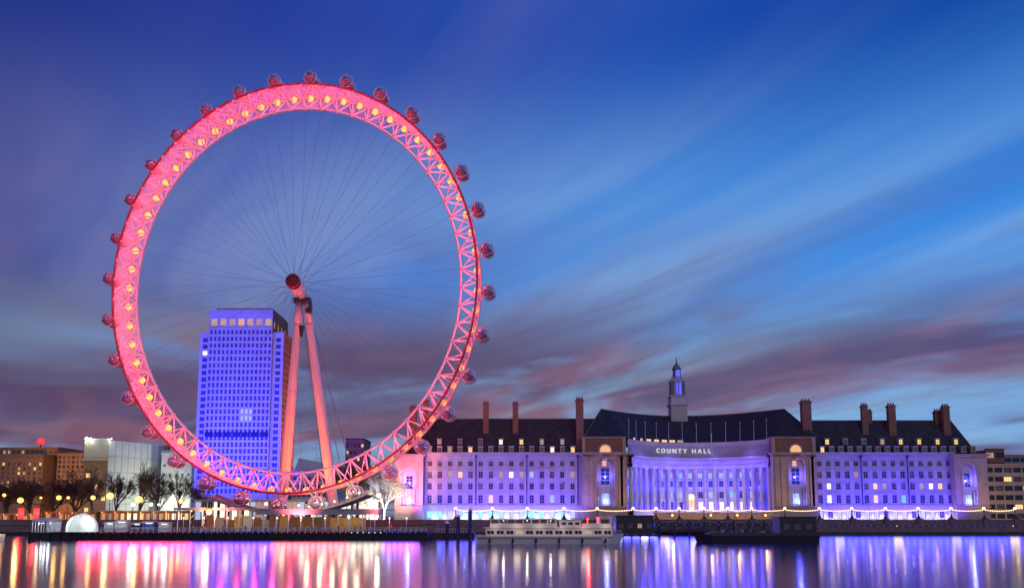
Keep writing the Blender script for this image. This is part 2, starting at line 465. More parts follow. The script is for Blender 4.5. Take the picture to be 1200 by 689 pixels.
for y in (-2.9, -1, 1, 2.9):
    rad = 1.82 * (1 - abs(y / 3.6) ** 2.6) ** .5
    fr.path([(rad * math.cos(R(-20 + 220 * k / 14)), y, rad * math.sin(R(-20 + 220 * k / 14))) for k in range(15)], .07, 4)
fr.tube((0, -2.2, 1.5), (0, 2.2, 1.5), .26, n=6)
for y in (-1, 1): fr.box(-.8, .8, y * 1.2 - .35, y * 1.2 + .35, -.6, -.1)
capsules = []
for k in range(32):
    t = 2 * math.pi * k / 32 + R(-3)
    p = wp(t, CAPR, 0)
    if k == 0:
        cap0 = hb.build('capsule', 'capsule_shell', wheel, True, True)
        glb.build('glass', 'glass', cap0, True, True); [g_.build('mounting_ring', 'white_steel', cap0, True, True) for g_ in rgs]; fr.build('glazing_frame', 'white_steel', cap0, local=True)
        cap0.location = p; c = cap0
    else:
        c = copy_tree(cap0, wheel); c.location = p
    capsules.append(c)
# bracket arms from rails to each capsule ring
for k in range(32):
    t = 2 * math.pi * k / 32 + R(-3)
    for s in (-1, 1):
        br = MB(); o = wp(t, CAPR, 0)
        for u in (-1, 1): br.tube(wp(t + u * .02, RO, s * LAT) - o, wp(t + u * .005, CAPR - 1.85, s * 1.9) - o, .15, n=5)
        br.build('bracket', 'white_steel', capsules[k], local=True)
# amber lamps along the rear rail; pink lights added to fill each bay
rl = MB(); rl.ball((0, 0, 0), .95, 10); rl0 = None
for k, t in enumerate(ths):
    p = wp(t, RO - .9, LAT - 1.0)
    if rl0 is None: rl0 = rl.build('lamp', 'amber_lamp', wheel, True, True); rl0.location = p; o = rl0
    else: o = put(rl0, wheel, p, local=True)
    lamp('POINT', wheel, wp(t + half, RO - 2.6, -.6), (1, .045, .115), 1000, .5)
    fp0 = wp(t, RO - 2.2, -LAT - 2.6); fh = MB(); fh.tube(fp0, fp0 + Vector((0, .35, 0)), .14, .2, 8); fh.tube(wp(t, RO, -LAT), fp0, .05, n=4); fh.build('floodlight', 'white_steel', wheel, local=True)  # bracket floods added in front to light the rim's near side
    lamp('POINT', wheel, wp(t, RO - 1.5, -LAT - 3.0), (1, .06, .12), 430, .4)

# ------------------------------------------------------------------ windows and facades
def window_mesh(name, w, h, pane, frame='stone', bars=(1, 2), depth=.3, arch=False, fw=.12):
    """Origin at the sill's middle on the wall face, +y into the wall; the pane closes the opening."""
    b = MB(); b.cur = 0
    b.face((-w/2, depth, 0), (w/2, depth, 0), (w/2, depth, h), (-w/2, depth, h))
    b.cur = 1
    y0, y1 = depth - .08, depth - .01
    b.box(-w/2, -w/2 + fw, y0, y1, 0, h); b.box(w/2 - fw, w/2, y0, y1, 0, h)
    b.box(-w/2 + fw, w/2 - fw, y0, y1, 0, fw); b.box(-w/2 + fw, w/2 - fw, y0, y1, h - fw, h)
    for i in range(bars[0]):
        x = -w/2 + w * (i + 1) / (bars[0] + 1); b.box(x - .045, x + .045, y0 + .01, y1, fw, h - fw)
    for i in range(bars[1]):
        z = h * (i + 1) / (bars[1] + 1); b.box(-w/2 + fw, w/2 - fw, y0 + .02, y1, z - .04, z + .04)
    return b.build(name, [pane, frame])
def facade(mb, F, us, vs, holes, depth=.3, rev=None):
    """Grid wall: F(u, v, d) -> point; cells in holes are openings with reveals."""
    for i in range(len(us) - 1):
        for j in range(len(vs) - 1):
            a, b, c, d = us[i], us[i+1], vs[j], vs[j+1]
            if (i, j) in holes:
                q = depth
                mb.face(F(a,c,0), F(b,c,0), F(b,c,q), F(a,c,q)); mb.face(F(a,d,q), F(b,d,q), F(b,d,0), F(a,d,0))
                mb.face(F(a,c,0), F(a,c,q), F(a,d,q), F(a,d,0)); mb.face(F(b,c,q), F(b,c,0), F(b,d,0), F(b,d,q))
            else: mb.face(F(a,c,0), F(b,c,0), F(b,d,0), F(a,d,0))
def grid(lo, hi, centres, w):
    us = [lo]; hol = []
    for c in centres:
        hol.append(len(us)); us += [c - w/2, c + w/2]
    return us + [hi], hol
_pool = {}
def place_window(kind, parent, pos, rz=0, name='window', **k):
    key = (kind, name, tuple(sorted(k.items())))
    if key not in _pool:
        o = window_mesh(name, pane=kind, **k); _pool[key] = o; o.parent = parent
    else:
        o = _pool[key].copy(); C.objects.link(o); o.parent = parent
    o.location = Vector(pos) - wloc(parent); o.rotation_euler = (0, 0, rz)
    return o
def flood(x, y, z, aim, color, power, label, group, spot=110, radius=.5, lens='flood_lens'):
    t = thing('floodlight', label, 'floodlight', (x, y, z), group)
    h = MB(); d = (Vector(aim) - Vector((x, y, z))).normalized()
    c = Vector((x, y, z + .35)); h.tube(c - d * .25, c + d * .12, .2, .26, 10); h.tube((x, y, z), c, .06, n=6)
    h.build('housing', 'dark_steel', t)
    l = MB(); l.tube(c + d * .125, c + d * .15, .22, .22, 10); l.build('lens', lens, t)
    lamp('SPOT', t, (c + d * .6) - Vector((x, y, z)), color, power, radius, aim, spot)

# ------------------------------------------------------------------ the civic hall across the river
HY = 290.0
hx = lambda p: ax(p, HY)
hz = lambda p: azv(p, HY)
hall = thing('civic_hall', 'long civic hall flooded violet, with curved colonnade, steep dark roofs and central spire', 'building', (hx(810), HY, GZ))
def arch_fill(mb, F, u0, u1, vt, drop, n=10):
    """Fills the corners between a square opening top and a round arch of height drop."""
    c, r = (u0 + u1) / 2, (u1 - u0) / 2
    for s in (-1, 1):
        corner = (c + s * r, vt)
        ps = [(c + s * r * math.cos(k * math.pi / 2 / n), vt - drop + drop * math.sin(k * math.pi / 2 / n)) for k in range(n + 1)]
        for a, b in zip(ps, ps[1:]): mb.face(F(*corner, 0), F(*a, 0), F(*b, 0))
        for a, b in zip(ps, ps[1:]): mb.face(F(*a, 0), F(*b, 0), F(*b, .8), F(*a, .8))
ROWS = [(543, 1.8), (556, 2.4), (569.5, 2.3), (584.5, 3.0)]
def wing(p0, p1, cols, lit, violet):
    x0, x1 = hx(p0), hx(p1)
    F = lambda u, v, d: (u, HY + d, v)
    cs = [hx(c) for c in cols]
    us, hu = grid(x0, x1, cs, 1.7)
    vs = [GZ]; hv = []
    vs += [azv(606.5, HY), azv(598.5, HY)]; ground_row = 1
    for py, h in reversed(ROWS):
        z = hz(py); hv.append((len(vs), z - h / 2, h)); vs += [z - h / 2, z + h / 2]
    vs.append(hz(531))
    m = MB(); holes = {(i, j[0]) for i in hu for j in hv} | {(i, ground_row) for i in hu}
    facade(m, F, us, vs, holes, .35)
    m.face((x0, HY + 14, GZ), (x0, HY + 14, vs[-1]), (x1, HY + 14, vs[-1]), (x1, HY + 14, GZ))
    m.face((x0, HY, GZ), (x0, HY, vs[-1]), (x0, HY + 14, vs[-1]), (x0, HY + 14, GZ)); m.face((x1, HY, GZ), (x1, HY + 14, GZ), (x1, HY + 14, vs[-1]), (x1, HY, vs[-1]))
    for py, t, pr in ((577, .35, .3), (592, .5, .45), (548.8, .22, .18)):
        z = hz(py); m.box(x0, x1, HY - pr, HY - .003, z - t / 2, z + t / 2)
    for c in cs:                                   # sills, lintels and hood moulds
        for k, (j, z, h) in enumerate(hv):
            m.box(c - 1.0, c + 1.0, HY - .22, HY - .004, z - .26, z - .03)
            m.box(c - 1.05, c + 1.05, HY - .18, HY - .004, z + h + .03, z + h + .28)
    w = m.build('wing', 'stone', hall)
    n = 0
    for ci, c in enumerate(cs):
        for k, (j, z, h) in enumerate(hv):         # k: 0 lowest
            kind = lit.get((ci, 3 - k)) or (('grey_pane', 'pane', 'grey_pane', 'blue_pane')[(ci * 7 + k * 3) % 4] if k else 'blue_pane')
            place_window(kind, w, (c, HY, z), name='sash_window', w=1.7, h=h, depth=.35)
        kind = ('arcade_cyan', 'arcade_blue', 'arcade_blue', 'arcade_cyan', 'ice_window')[(ci * 3 + (0 if violet else 2)) % 5] if violet else ('arcade_blue', 'arcade_blue', 'blue_pane')[ci * 2 % 3]
        place_window(kind, w, (c, HY, vs[1]), name='arcade_window', w=1.7, h=vs[2] - vs[1], depth=.35)
    for ci in range(len(cs) - 1):                  # uplights close to the wall foot
        x = (cs[ci] + cs[ci + 1]) / 2; q = MB(); q.lathe([(.12, 0), (.16, .25), (.12, .3)], (x, HY - 1.1, GZ), 8); o = q.build('uplight', 'dark_steel', w)
        lamp('POINT', o, Vector((x, HY - 1.1, GZ + 1.6)) - wloc(o), ((.22, .75, 1), (.30, .45, 1), (.45, .40, 1))[ci % 3] if violet else (.36, .30, 1), 420 if violet else 330, .25)
    co = MB(); zt = hz(531)
    co.box(x0, x1, HY - .8, HY + 1.0, zt - .75, zt - .15); co.box(x0, x1, HY - 1.15, HY + 1.2, zt - .15, zt + .3)
    for k in range(int((x1 - x0) / .9)): co.box(x0 + k * .9 + .2, x0 + k * .9 + .6, HY - .95, HY - .8, zt - .6, zt - .16)
    co.build('cornice', 'stone', w)
    return w
LW = [503 + 12.02 * k for k in range(15)]
RWc = [962.5 + 10.92 * k for k in range(15)]
left_wing = wing(495, 683, LW, {(3, 1): 'warm_window', (2, 1): 'dim_window', (8, 1): 'cream_window', (7, 1): 'dim_window', (9, 1): 'dim_window', (10, 1): 'ice_window', (14, 1): 'dim_window', (12, 3): 'ice_window', (6, 3): 'warm_window'}, True)
right_wing = wing(960, 1122, RWc, {(1, 2): 'cream_window', (6, 2): 'warm_window', (11, 2): 'dim_window', (12, 2): 'cream_window', (13, 2): 'warm_window', (7, 2): 'dim_window', (1, 3): 'cream_window', (6, 3): 'warm_window', (9, 3): 'cyan_window', (4, 1): 'pink_window'}, False)
for w, ps in ((left_wing, (496.5, 557.5, 617.5, 677.5)), (right_wing, (1011.7, 1066.4, 1120.5))):
    for p in ps:
        d = MB(); x = hx(p); d.tube((x, HY - .35, hz(592) + .3), (x, HY - .35, hz(537)), .17, n=8); d.lathe([(.2, 0), (.55, .9), (.6, 1.2), (.2, 1.25)], (x, HY - .45, hz(537)), 4, 'z', True)
        d.build('drainpipe', 'banner_blue', w)

def pavilion(p0, p1, n0, n1, Y, top, ntop, mat, roofy=None):
    """A projecting bay with one tall arched niche."""
    x0, x1, a, b = ax(p0, Y), ax(p1, Y), ax(n0, Y), ax(n1, Y)
    zt, zb, za = azv(top, Y), azv(592, Y), azv(ntop, Y)
    F = lambda u, v, d: (u, Y + d, v)
    m = MB(); facade(m, F, [x0, a, b, x1], [GZ, zb, za, zt], {(1, 1)}, 1.6)
    arch_fill(m, F, a, b, za, (b - a) / 2)
    m.face((a, Y + 1.6, zb), (b, Y + 1.6, zb), (b, Y + 1.6, za), (a, Y + 1.6, za))
    m.face((x0, Y, GZ), (x0, Y, zt), (x0, HY + 14, zt), (x0, HY + 14, GZ)); m.face((x1, Y, GZ), (x1, HY + 14, GZ), (x1, HY + 14, zt), (x1, Y, zt))
    for i, s in ((a, -1), (b, 1)):                 # niche surround
        u0, u1 = sorted((i, i + s * .7)); m.box(u0, u1, Y - .25, Y - .004, zb, za - (b - a) / 2)
    m.box(x0 - .2, x1 + .2, Y - .5, Y - .004, zb - .8, zb - .25)
    z9 = azv(597, Y); m.box(x0, x1, Y - .2, Y - .004, GZ, z9 - .9)
    nm = m.build('pavilion', mat, hall)
    cn = MB(); cn.box(x0 - .5, x1 + .5, Y - 1.0, Y + 2, zt - .6, zt - .1); cn.box(x0 - .8, x1 + .8, Y - 1.3, Y + 2.2, zt - .1, zt + .35); cn.build('cornice', mat, nm)
    wdw = b - a - 1.2; hgt = za - zb - 1.4
    place_window('pane', nm, ((a + b) / 2, Y + 1.25, zb + hgt * .48), name='niche_window', w=wdw * .62, h=hgt * .38, bars=(1, 3), depth=.3)
    for k in range(4):
        gl = MB(); x = a + .6 + (b - a - 1.2) * k / 3; gl.tube((x, Y + .8, zb), (x, Y + .8, zb + hgt * .42), .16, n=8); gl.build('niche_column', 'stone', nm)
    gl = MB(); gl.box(a + .1, b - .1, Y + .55, Y + 1.05, zb + hgt * .42, zb + hgt * .47)
    gl.build('niche_beam', 'stone', nm)
    place_window('ice_window', nm, ((a + b) / 2, Y + 1.25, zb + .5), name='niche_doorlight', w=wdw * .55, h=hgt * .25, bars=(1, 1), depth=.3)
    # small blue uplight in the niche
    lamp('POINT', nm, Vector(((a + b) / 2, Y + .35, zb + 1.5)) - wloc(nm), (.10, .14, 1), 1500, .3)
    lamp('POINT', nm, Vector(((a + b) / 2, Y + .35, zb + hgt * .65)) - wloc(nm), (.08, .08, 1), 2200, .3)
    return nm, x0, x1, a, b, zt
PAV = []
PAV.append(pavilion(462, 495, 470, 487, 287, 533, 547, 'stone'))
PAV.append(pavilion(1122, 1161, 1131, 1147, 287, 533, 543, 'warm_stone'))
for p0, p1, n0, n1 in ((683, 735, 700, 721), (908, 960, 926, 946)):
    nm, x0, x1, a, b, zt = q = pavilion(p0, p1, n0, n1, 286, 531, 536, 'warm_stone')
    place_window('niche_light', nm, ((a + b) / 2 - .3, 286 + 1.2, azv(546, 286)), name='niche_toplight', w=1.7, h=2.2, bars=(0, 1), depth=.3)
    PAV.append(q)
    Y = 286
    for u0, u1 in ((x0 + .5, x0 + 2.2), (a - 2.9, a - 1.4), (b + 1.4, b + 2.9), (x1 - 2.2, x1 - .5)):
        pil = MB(); pil.box(u0, u1, Y - .45, Y - .004, azv(592, Y) - .2, azv(537, Y)); pil.box(u0 - .25, u1 + .25, Y - .6, Y - .004, azv(537, Y), azv(535, Y)); pil.build('pilaster', 'warm_stone', nm)
    at_ = MB(); z0, z1 = zt + .36, azv(513, Y)
    at_.box(x0 + .3, x1 - .3, Y + .8, HY + 13, z0, z1); at_.cur = 1; at_.box(x0, x1, Y + .4, HY + 13.4, z1 + .002, z1 + .5); at_.box(x0, x0 + 1.2, Y + .5, Y + .8, z0, z1); at_.box(x1 - 1.2, x1, Y + .5, Y + .8, z0, z1)
    ao = at_.build('attic', ['brick', 'warm_stone'], nm)
    ln = MB(); cxm = (a + b) / 2; zc = azv(527.5, Y)
    ln.lathe([(1.9, -.0), (2.6, -.1), (2.6, -.5), (1.9, -.5)], (cxm, Y + .78, zc), 24, 'y'); ln.cur = 1
    ln.lathe([(.05, -.56), (1.95, -.56), (1.95, -.505), (.05, -.505)], (cxm, Y + .78, zc), 24, 'y'); ln.cur = 2
    ln.lathe([(1.2, -.6), (1.5, -.3), (1.5, .3), (1.0, .6), (.3, .8)], (cxm, Y - .2, zt - 1.6), 12)
    ln.build('round_window', ['warm_stone', 'niche_light', 'warm_stone'], ao)
# ---- the crescent
cl_, cr_ = hx(735), hx(908)
CW, SAG = (cr_ - cl_) / 2, 16.0
CR = (CW * CW + SAG * SAG) / (2 * SAG); CX = (cl_ + cr_) / 2; CYC = HY + SAG - CR
PHI = math.asin(CW / CR)
Fa = lambda u, v, d: (CX + (CR + d) * math.sin(u), CYC + (CR + d) * math.cos(u), v)
zb, zcol, zent, zatt = hz(598.5), hz(547), hz(532.5), hz(514)
NBAY = 17
edges = [-PHI + 2 * PHI * k / NBAY for k in range(NBAY + 1)]
mids = [(a + b) / 2 for a, b in zip(edges, edges[1:])]
us, hu = [-PHI], []
for c in mids: hu.append(len(us)); us += [c - .029, c + .029]
us.append(PHI)
rows = [(zb + .6, 3.0), (zb + 5.0, 2.6), (zb + 9.2, 2.3), (zb + 12.6, 2.0)]
vs = [GZ]
hv = []
for z, h in rows: hv.append(len(vs)); vs += [z, z + h]
vs.append(zent)
m = MB(); mid = NBAY // 2
holes = {(i, j) for q, i in enumerate(hu) for j in hv if not (q == mid and j in hv[:2])}
facade(m, Fa, us, vs, holes, .4)
crescent = m.build('crescent_wall', 'stone', hall)
for q, c in enumerate(mids):
    for k, (z, h) in enumerate(rows):
        if q == mid and k < 2: continue
        p = Fa(c, z, 0)
        right = q > mid
        kind = [('cream_window' if right and q < NBAY - 2 else 'blue_pane'), 'ice_window' if q % 3 else 'cyan_window', 'blue_pane', 'ice_window' if right else ('cyan_window' if q % 2 else 'ice_window')][k]
        if k == 1 and right and q % 2: kind = 'blue_pane'
        place_window(kind, crescent, p, rz=-c, name='tall_window', w=.058 * CR, h=h, depth=.4)
c0 = None
for k, e in enumerate(edges):
    p = Vector(Fa(e * .985, 0, -1.5))
    if c0 is None:
        col = MB(); col.lathe([(.95, zb), (.95, zb + .5), (.74, zb + .7), (.74, zb + 6), (.64, zcol - 1.0), (.9, zcol - .5), (.95, zcol)], (p.x, p.y, 0), 12)
        c0 = col.build('column', 'stone', crescent, True); p0 = p
    else:
        c = c0.copy(); C.objects.link(c); c.location = p - p0
for c in mids: lamp('POINT', crescent, Vector(Fa(c, zb + 1.2, -.9)) - wloc(crescent), (.03, .02, 1), 420, .2); lamp('POINT', crescent, Vector(Fa(c, zb + 9, -.9)) - wloc(crescent), (.03, .02, 1), 420, .2)
en = MB(); seg = 48
arcs = [-PHI + 2 * PHI * k / seg for k in range(seg + 1)]
def arc_band(mb, d0, d1, z0, z1):
    for a, b in zip(arcs, arcs[1:]):
        mb.face(Fa(a, z0, d0), Fa(b, z0, d0), Fa(b, z1, d0), Fa(a, z1, d0)); mb.face(Fa(a, z1, d0), Fa(b, z1, d0), Fa(b, z1, d1), Fa(a, z1, d1)); mb.face(Fa(a, z0, d1), Fa(b, z0, d1), Fa(b, z0, d0), Fa(a, z0, d0))
arc_band(en, -2.3, 0, zcol + .01, zcol + 1.4); arc_band(en, -2.1, 0, zcol + 1.41, zent - .9); arc_band(en, -3.0, .2, zent - .89, zent - .2)
en.build('entablature', 'stone', crescent)
en = MB(); arc_band(en, -2.5, .2, GZ, zb - .02); en.build('plinth', 'stone', crescent)
at2 = MB(); arc_band(at2, -.6, .6, zent - .19, zatt - .5); arc_band(at2, -.9, .8, zatt - .49, zatt)
for k in range(1, 60):
    u = -PHI + 2 * PHI * k / 60
    arcs_b = arcs; arcs = [u - .014, u + .014]; arc_band(at2, -1.0, -.602, zent + .1, zatt - 2.2); arcs = arcs_b
attic = at2.build('attic', 'stone', crescent)
for k in range(12):                                # flagpoles on the attic
    u = PHI * (-.93 + 1.86 * k / 11); p = Fa(u, zatt, -.2)
    f = MB(); f.tube(p, (p[0], p[1] - .3, p[2] + 7.2), .08, .05, 6); f.ball((p[0], p[1] - .3, p[2] + 7.3), .2, 6); f.build('flagpole', 'white_steel', attic)
p = Fa(.30, GZ, -12); f = MB(); f.tube((p[0], p[1], GZ), (p[0], p[1], hz(508)), .2, .09, 8); f.ball((p[0], p[1], hz(508)), .3, 8)
fp = f.build('tall_flagpole', 'white_steel'); tag(fp, 'tall slender flagpole standing in front of the curved colonnade', 'flagpole')
# lettering on the attic
cu = bpy.data.curves.new('lettering', 'FONT'); cu.body = 'COUNTY HALL'; cu.size = 2.35; cu.extrude = .1; cu.offset = .02; cu.align_x = 'CENTER'; cu.space_character = 1.5
tmp = bpy.data.objects.new('lettering', cu); C.objects.link(tmp)
bpy.context.view_layer.update()
dg = bpy.context.evaluated_depsgraph_get()
me = bpy.data.meshes.new_from_object(tmp.evaluated_get(dg)); bpy.data.objects.remove(tmp)
wl = wloc(attic); u_c = math.asin(max(-1, min(1, (hx(811) - CX) / CR)))
for v in me.vertices:
    q = Fa(u_c + v.co.x / (CR - 1.2), hz(524.5) - .8 + v.co.y, -1.15 - v.co.z); v.co = Vector(q) - wl
me.materials.clear(); me.materials.append(M['letter_white'])
lo = bpy.data.objects.new('lettering', me); C.objects.link(lo); lo.parent = attic
for k in range(7):                                 # small lit rooftop windows left of the letters
    u = math.asin((hx(747 + 10.5 * k) - CX) / CR)
    place_window('warm_window' if k < 6 else 'dim_window', attic, Fa(u, zatt + .05, -.35), rz=-u, name='rooftop_light', w=1.3 if k < 2 else 2.4, h=1.0, bars=(1, 0), depth=.2)
# door
dr = MB(); wd = 2.2
p = Vector(Fa(mids[mid], GZ, -.55))
dz0, dz1 = hz(598), hz(576)
dr.box(p.x - wd, p.x + wd, p.y - .05, p.y + .4, GZ, dz1 - 2.4)
dr.cur = 1
ps = [(wd * math.cos(k * math.pi / 12), wd * math.sin(k * math.pi / 12)) for k in range(13)]
dr.face(*[(p.x + a, p.y - .06, dz1 - 2.4 + b) for a, b in ps]); dr.cur = 2
for k in range(12): dr.tube((p.x + ps[k][0], p.y - .1, dz1 - 2.4 + ps[k][1]), (p.x + ps[k+1][0], p.y - .1, dz1 - 2.4 + ps[k+1][1]), .22, n=6)
for s in (-1, 0, 1): dr.tube((p.x + s * wd, p.y - .1, GZ), (p.x + s * wd, p.y - .1, dz1 - 2.4), .16, n=6)
dr.build('entrance_door', ['gold_window', 'cream_window', 'stone'], crescent)
# ---- roofs
def hip_roof(name, pts_eave, pts_ridge, back, mat='slate'):
    m = MB(); n = len(pts_eave)
    for k in range(n - 1): m.face(pts_eave[k], pts_eave[k+1], pts_ridge[k+1], pts_ridge[k])
    bk = [(e[0], back + (e[1] - pts_eave[0][1]), e[2]) for e in pts_eave]
    for k in range(n - 1): m.face(bk[k+1], bk[k], pts_ridge[k], pts_ridge[k+1])
    m.face(pts_eave[0], pts_ridge[0], bk[0]); m.face(pts_eave[-1], bk[-1], pts_ridge[-1])
    ro = m.build(name, mat, hall)
    rd = MB(); rd.path(pts_ridge, .28, 6); rd.build('ridge_capping', 'lead', ro)
    for a, b in ((pts_eave[0], pts_ridge[0]), (pts_eave[-1], pts_ridge[-1])): rd = MB(); rd.tube(a, b, .2, n=6); rd.build('hip_capping', 'lead', ro)
    return ro
ze = hz(531) + .32
def wing_roof(p0, p1, r0, r1, ry):
    RY = HY + 9
    return hip_roof('roof', [(hx(p0), HY + .6, ze), (hx(p1), HY + .6, ze)], [(ax(r0, RY), RY, azv(ry, RY)), (ax(r1, RY), RY, azv(ry, RY))], HY + 17.5)
roofL = wing_roof(466, 690, 503, 700, 491)
roofR = wing_roof(955, 1150, 945, 1121, 493)
RYc = HY + 11
ev, rdg = [], []
zce = azv(512.5, HY)
lst = [(683, 0), (735, 0)] + [None] * 15 + [(908, 0), (960, 0)]
for k in range(19):
    s = k / 18
    if k < 2: e = (hx((684, 735)[k]), HY - 2.5 + 2.5 * k, zce)
    elif k > 16: e = (hx((908, 959)[k - 17]), HY - 2.5 * (k - 17), zce)
    else: u = -PHI + 2 * PHI * (k - 1) / 16; q = Fa(u, zce, 1.0); e = (q[0], q[1], zce)
    px = 706 + (924 - 706) * s; sag = (1 - (2 * s - 1) ** 2) * 22
    Yr = RYc + sag; zr = azv(478.5, RYc) - .3
    ev.append(e); rdg.append((ax(px, RYc), Yr, zr))
roofC = hip_roof('roof', ev, rdg, HY + 30)
def dormer_mesh(kind):
    b = MB(); b.cur = 1
    b.box(-.85, -.6, 0, 2.2, 0, 2.2); b.box(.6, .85, 0, 2.2, 0, 2.2); b.box(-.6, .6, 0, 2.2, 1.95, 2.2); b.box(-1.0, 1.0, -.15, 2.4, 2.2, 2.42); b.box(-.6, .6, 0, .15, 0, .2)
    b.cur = 0; b.face((-.6, .18, .1), (.6, .18, .1), (.6, .18, 2.0), (-.6, .18, 2.0))
    b.cur = 1; b.box(-.05, .05, .1, .17, .2, 1.95); b.box(-.6, .6, .1, .165, 1.0, 1.08)
    return b.build('dormer', [kind, 'stone'])
_dm = {}
def dormer(roof, px, py, kind, sc_=1.0):
    z = hz(py); t = (z - ze) / (azv(491, HY + 9) - ze); y = HY + .6 + 8.4 * t - .9
    if kind not in _dm: _dm[kind] = o = dormer_mesh(kind); o.parent = roof
    else: o = _dm[kind].copy(); C.objects.link(o); o.parent = roof
    x = (px - 600) * (y * COS + (z - EYE) * SIN) / FPX
    o.location = Vector((x, y, z)) - wloc(roof); o.scale = (sc_, 1, sc_)
LD = {4: 'warm_window', 12: 'cream_window', 14: 'warm_window', 0: 'pink_window', 2: 'dim_window'}
for k, c in enumerate(LW): dormer(roofL, c, 530.3, LD.get(k, 'grey_pane'))
for k in range(7): dormer(roofL, 515 + 24 * k, 520.5, ('pink_window', 'grey_pane', 'grey_pane', 'cream_window', 'warm_window', 'dim_window', 'dim_window')[k], .95)
for k, c in enumerate(RWc + [1130, 1141]): dormer(roofR, c + 1.5 * (k < 15), 530.3, 'warm_window' if k == 0 else 'grey_pane')
for k in range(8): dormer(roofR, 969.5 + 21.6 * k, 520.5, ('warm_window', 'grey_pane', 'grey_pane', 'dim_window', 'gold_window', 'gold_window', 'gold_window', 'gold_window')[k], 1.0)
def chimney(roof, px, py0, py1, w, Y, pots=3):
    x, z1 = at(px, py0, Y); z0 = azv(py1, Y) - 2; h = w / 2
    b = MB(); b.box(x - h, x + h, Y - h * .7, Y + h * .7, z0, z1 - 1.6); b.box(x - h * 1.18, x + h * 1.18, Y - h * .9, Y + h * .9, z1 - 1.6, z1 - 1.2); b.box(x - h * .9, x + h * .9, Y - h * .6, Y + h * .6, z1 - 1.2, z1 - .7)
    for k in range(pots): b.lathe([(.26, 0), (.3, .1), (.24, .7)], (x - h * .7 + 1.4 * h * k / max(1, pots - 1), Y, z1 - .7), 8)
    b.build('chimney', 'brick', roof)
for a in ((484.5, 474, 500, 2.6, 296), (499.5, 468, 500, 2.0, 296), (569.5, 470, 507, 2.1, 296), (604, 470, 507, 2.1, 296), (679, 465, 530, 2.7, 292)): chimney(roofL, *a)
for a in ((943.5, 467, 508, 3.4, 292), (1012, 472, 508, 2.2, 296), (1018, 479, 508, 1.8, 299), (1043.5, 472, 508, 2.7, 296), (1098, 479, 500, 2.6, 299), (1107, 473, 508, 2.5, 296)): chimney(roofR, *a)
# ---- spire
SY = RYc + 22
sx = lambda p: ax(p, SY)
szz = lambda p: azv(p, SY)
tw = MB(); xc = sx(797); k = SY * COS / FPX
def sq(w0, py0, w1, py1, n=4, rot=True):
    r = 1.414 if n == 4 else 1.0
    tw.lathe([(w0 / 2 * r * k, szz(py0)), (w1 / 2 * r * k, szz(py1))], (xc, SY, 0), n, 'z', rot)
sq(20, 506, 18.5, 476); sq(21.5, 475.8, 21.5, 474); sq(19, 473.9, 18, 466); sq(20, 465.8, 20, 464.5)
tw.lathe([(.9 * 9 * k, szz(464.4)), (.9 * 9 * k, szz(449)), (10 * k, szz(448)), (10 * k, szz(446.5)), (7.6 * k, szz(445)), (7 * k, szz(443))], (xc, SY, 0), 8, 'z', True)
tower = tw.build('spire', 'stone', hall)
tw = MB(); tw.lathe([(5.2 * k, szz(443)), (4.6 * k, szz(434)), (5.6 * k, szz(433.4)), (5.4 * k, szz(432)), (3.8 * k, szz(429)), (1.4 * k, szz(426.5)), (.9 * k, szz(425)), (.3 * k, szz(419.5)), (.05, szz(418))], (xc, SY, 0), 10)
for q in range(8):
    t = 2 * math.pi * q / 8; tw.tube((xc + 8.6 * k * math.cos(t), SY + 8.6 * k * math.sin(t), szz(464.4)), (xc + 8.6 * k * math.cos(t), SY + 8.6 * k * math.sin(t), szz(449)), .32, n=6)
tw.build('lantern', 'copper', tower)
for dxp, w_, p0, p1 in ((0.6, 1.7, 463, 449.5), (0.2, 1.6, 442, 434.5)):
    q = MB(); x = sx(797 + dxp); rr = 8.4 * k if p0 > 450 else 5.1 * k
    q.box(x - w_ / 2, x + w_ / 2, SY - rr - .25, SY - rr + .3, szz(p0), szz(p1)); q.build('lit_opening', 'blue_glow', tower)
# ---- floodlighting of the hall
FL = 'small violet floodlight at the foot of the long lit hall'
VIO, BLU = (.30, .16, 1), (.16, .12, 1)
def hall_floods(p0, p1, n, col, pw, Y=281.5):
    for k in range(n):
        x = hx(p0 + (p1 - p0) * (k + .5) / n)
        flood(x, Y, GZ, (x, HY, GZ + 15), col, pw, FL, 'floodlights along the foot of the lit hall', 125)
hall_floods(496, 682, 11, (.14, .065, 1), 8400, 279)
hall_floods(961, 1121, 10, (.075, .035, 1), 8800, 279)
for k in range(11):
    u = PHI * (-.9 + 1.8 * k / 10); p = Fa(u * .8, GZ, -15); a = Fa(u, GZ + 11, 0)
    flood(p[0], p[1], GZ, a, (.52, .38, .85), 3300, FL, 'floodlights along the foot of the lit hall', 120)
for p0, c, pw, spt in ((478.5, (1, .16, .17), 30000, 100), (692, (1, .48, .34), 2300, 70), (728, (1, .48, .34), 2300, 70), (915, (1, .48, .34), 2300, 70), (953, (1, .48, .34), 2300, 70), (1141, (1, .55, .38), 3600, 100)):  # the red one is added, standing in for the wheel's light
    x = hx(p0); flood(x, 277, GZ, (x, 287, GZ + 16), c, pw, 'small amber or added red floodlight below one stone pavilion', 'floodlights below the stone pavilions', spt, lens='amber_lamp')
p = Fa(0, zatt, -2)
for u in (-.7, -.25, .25, .7):
    q = Fa(u * PHI, zent + .0, -2.6); lamp('POINT', attic, Vector(q) + Vector((0, -2.5, .6)) - wloc(attic), (.24, .12, 1), 330, .4)
for k in range(10):
    q = Fa(PHI * (-.9 + .2 * k), zcol - .6, -4.4); lamp('POINT', attic, Vector(q) - wloc(attic), (.07, .04, 1), 1000, .4)
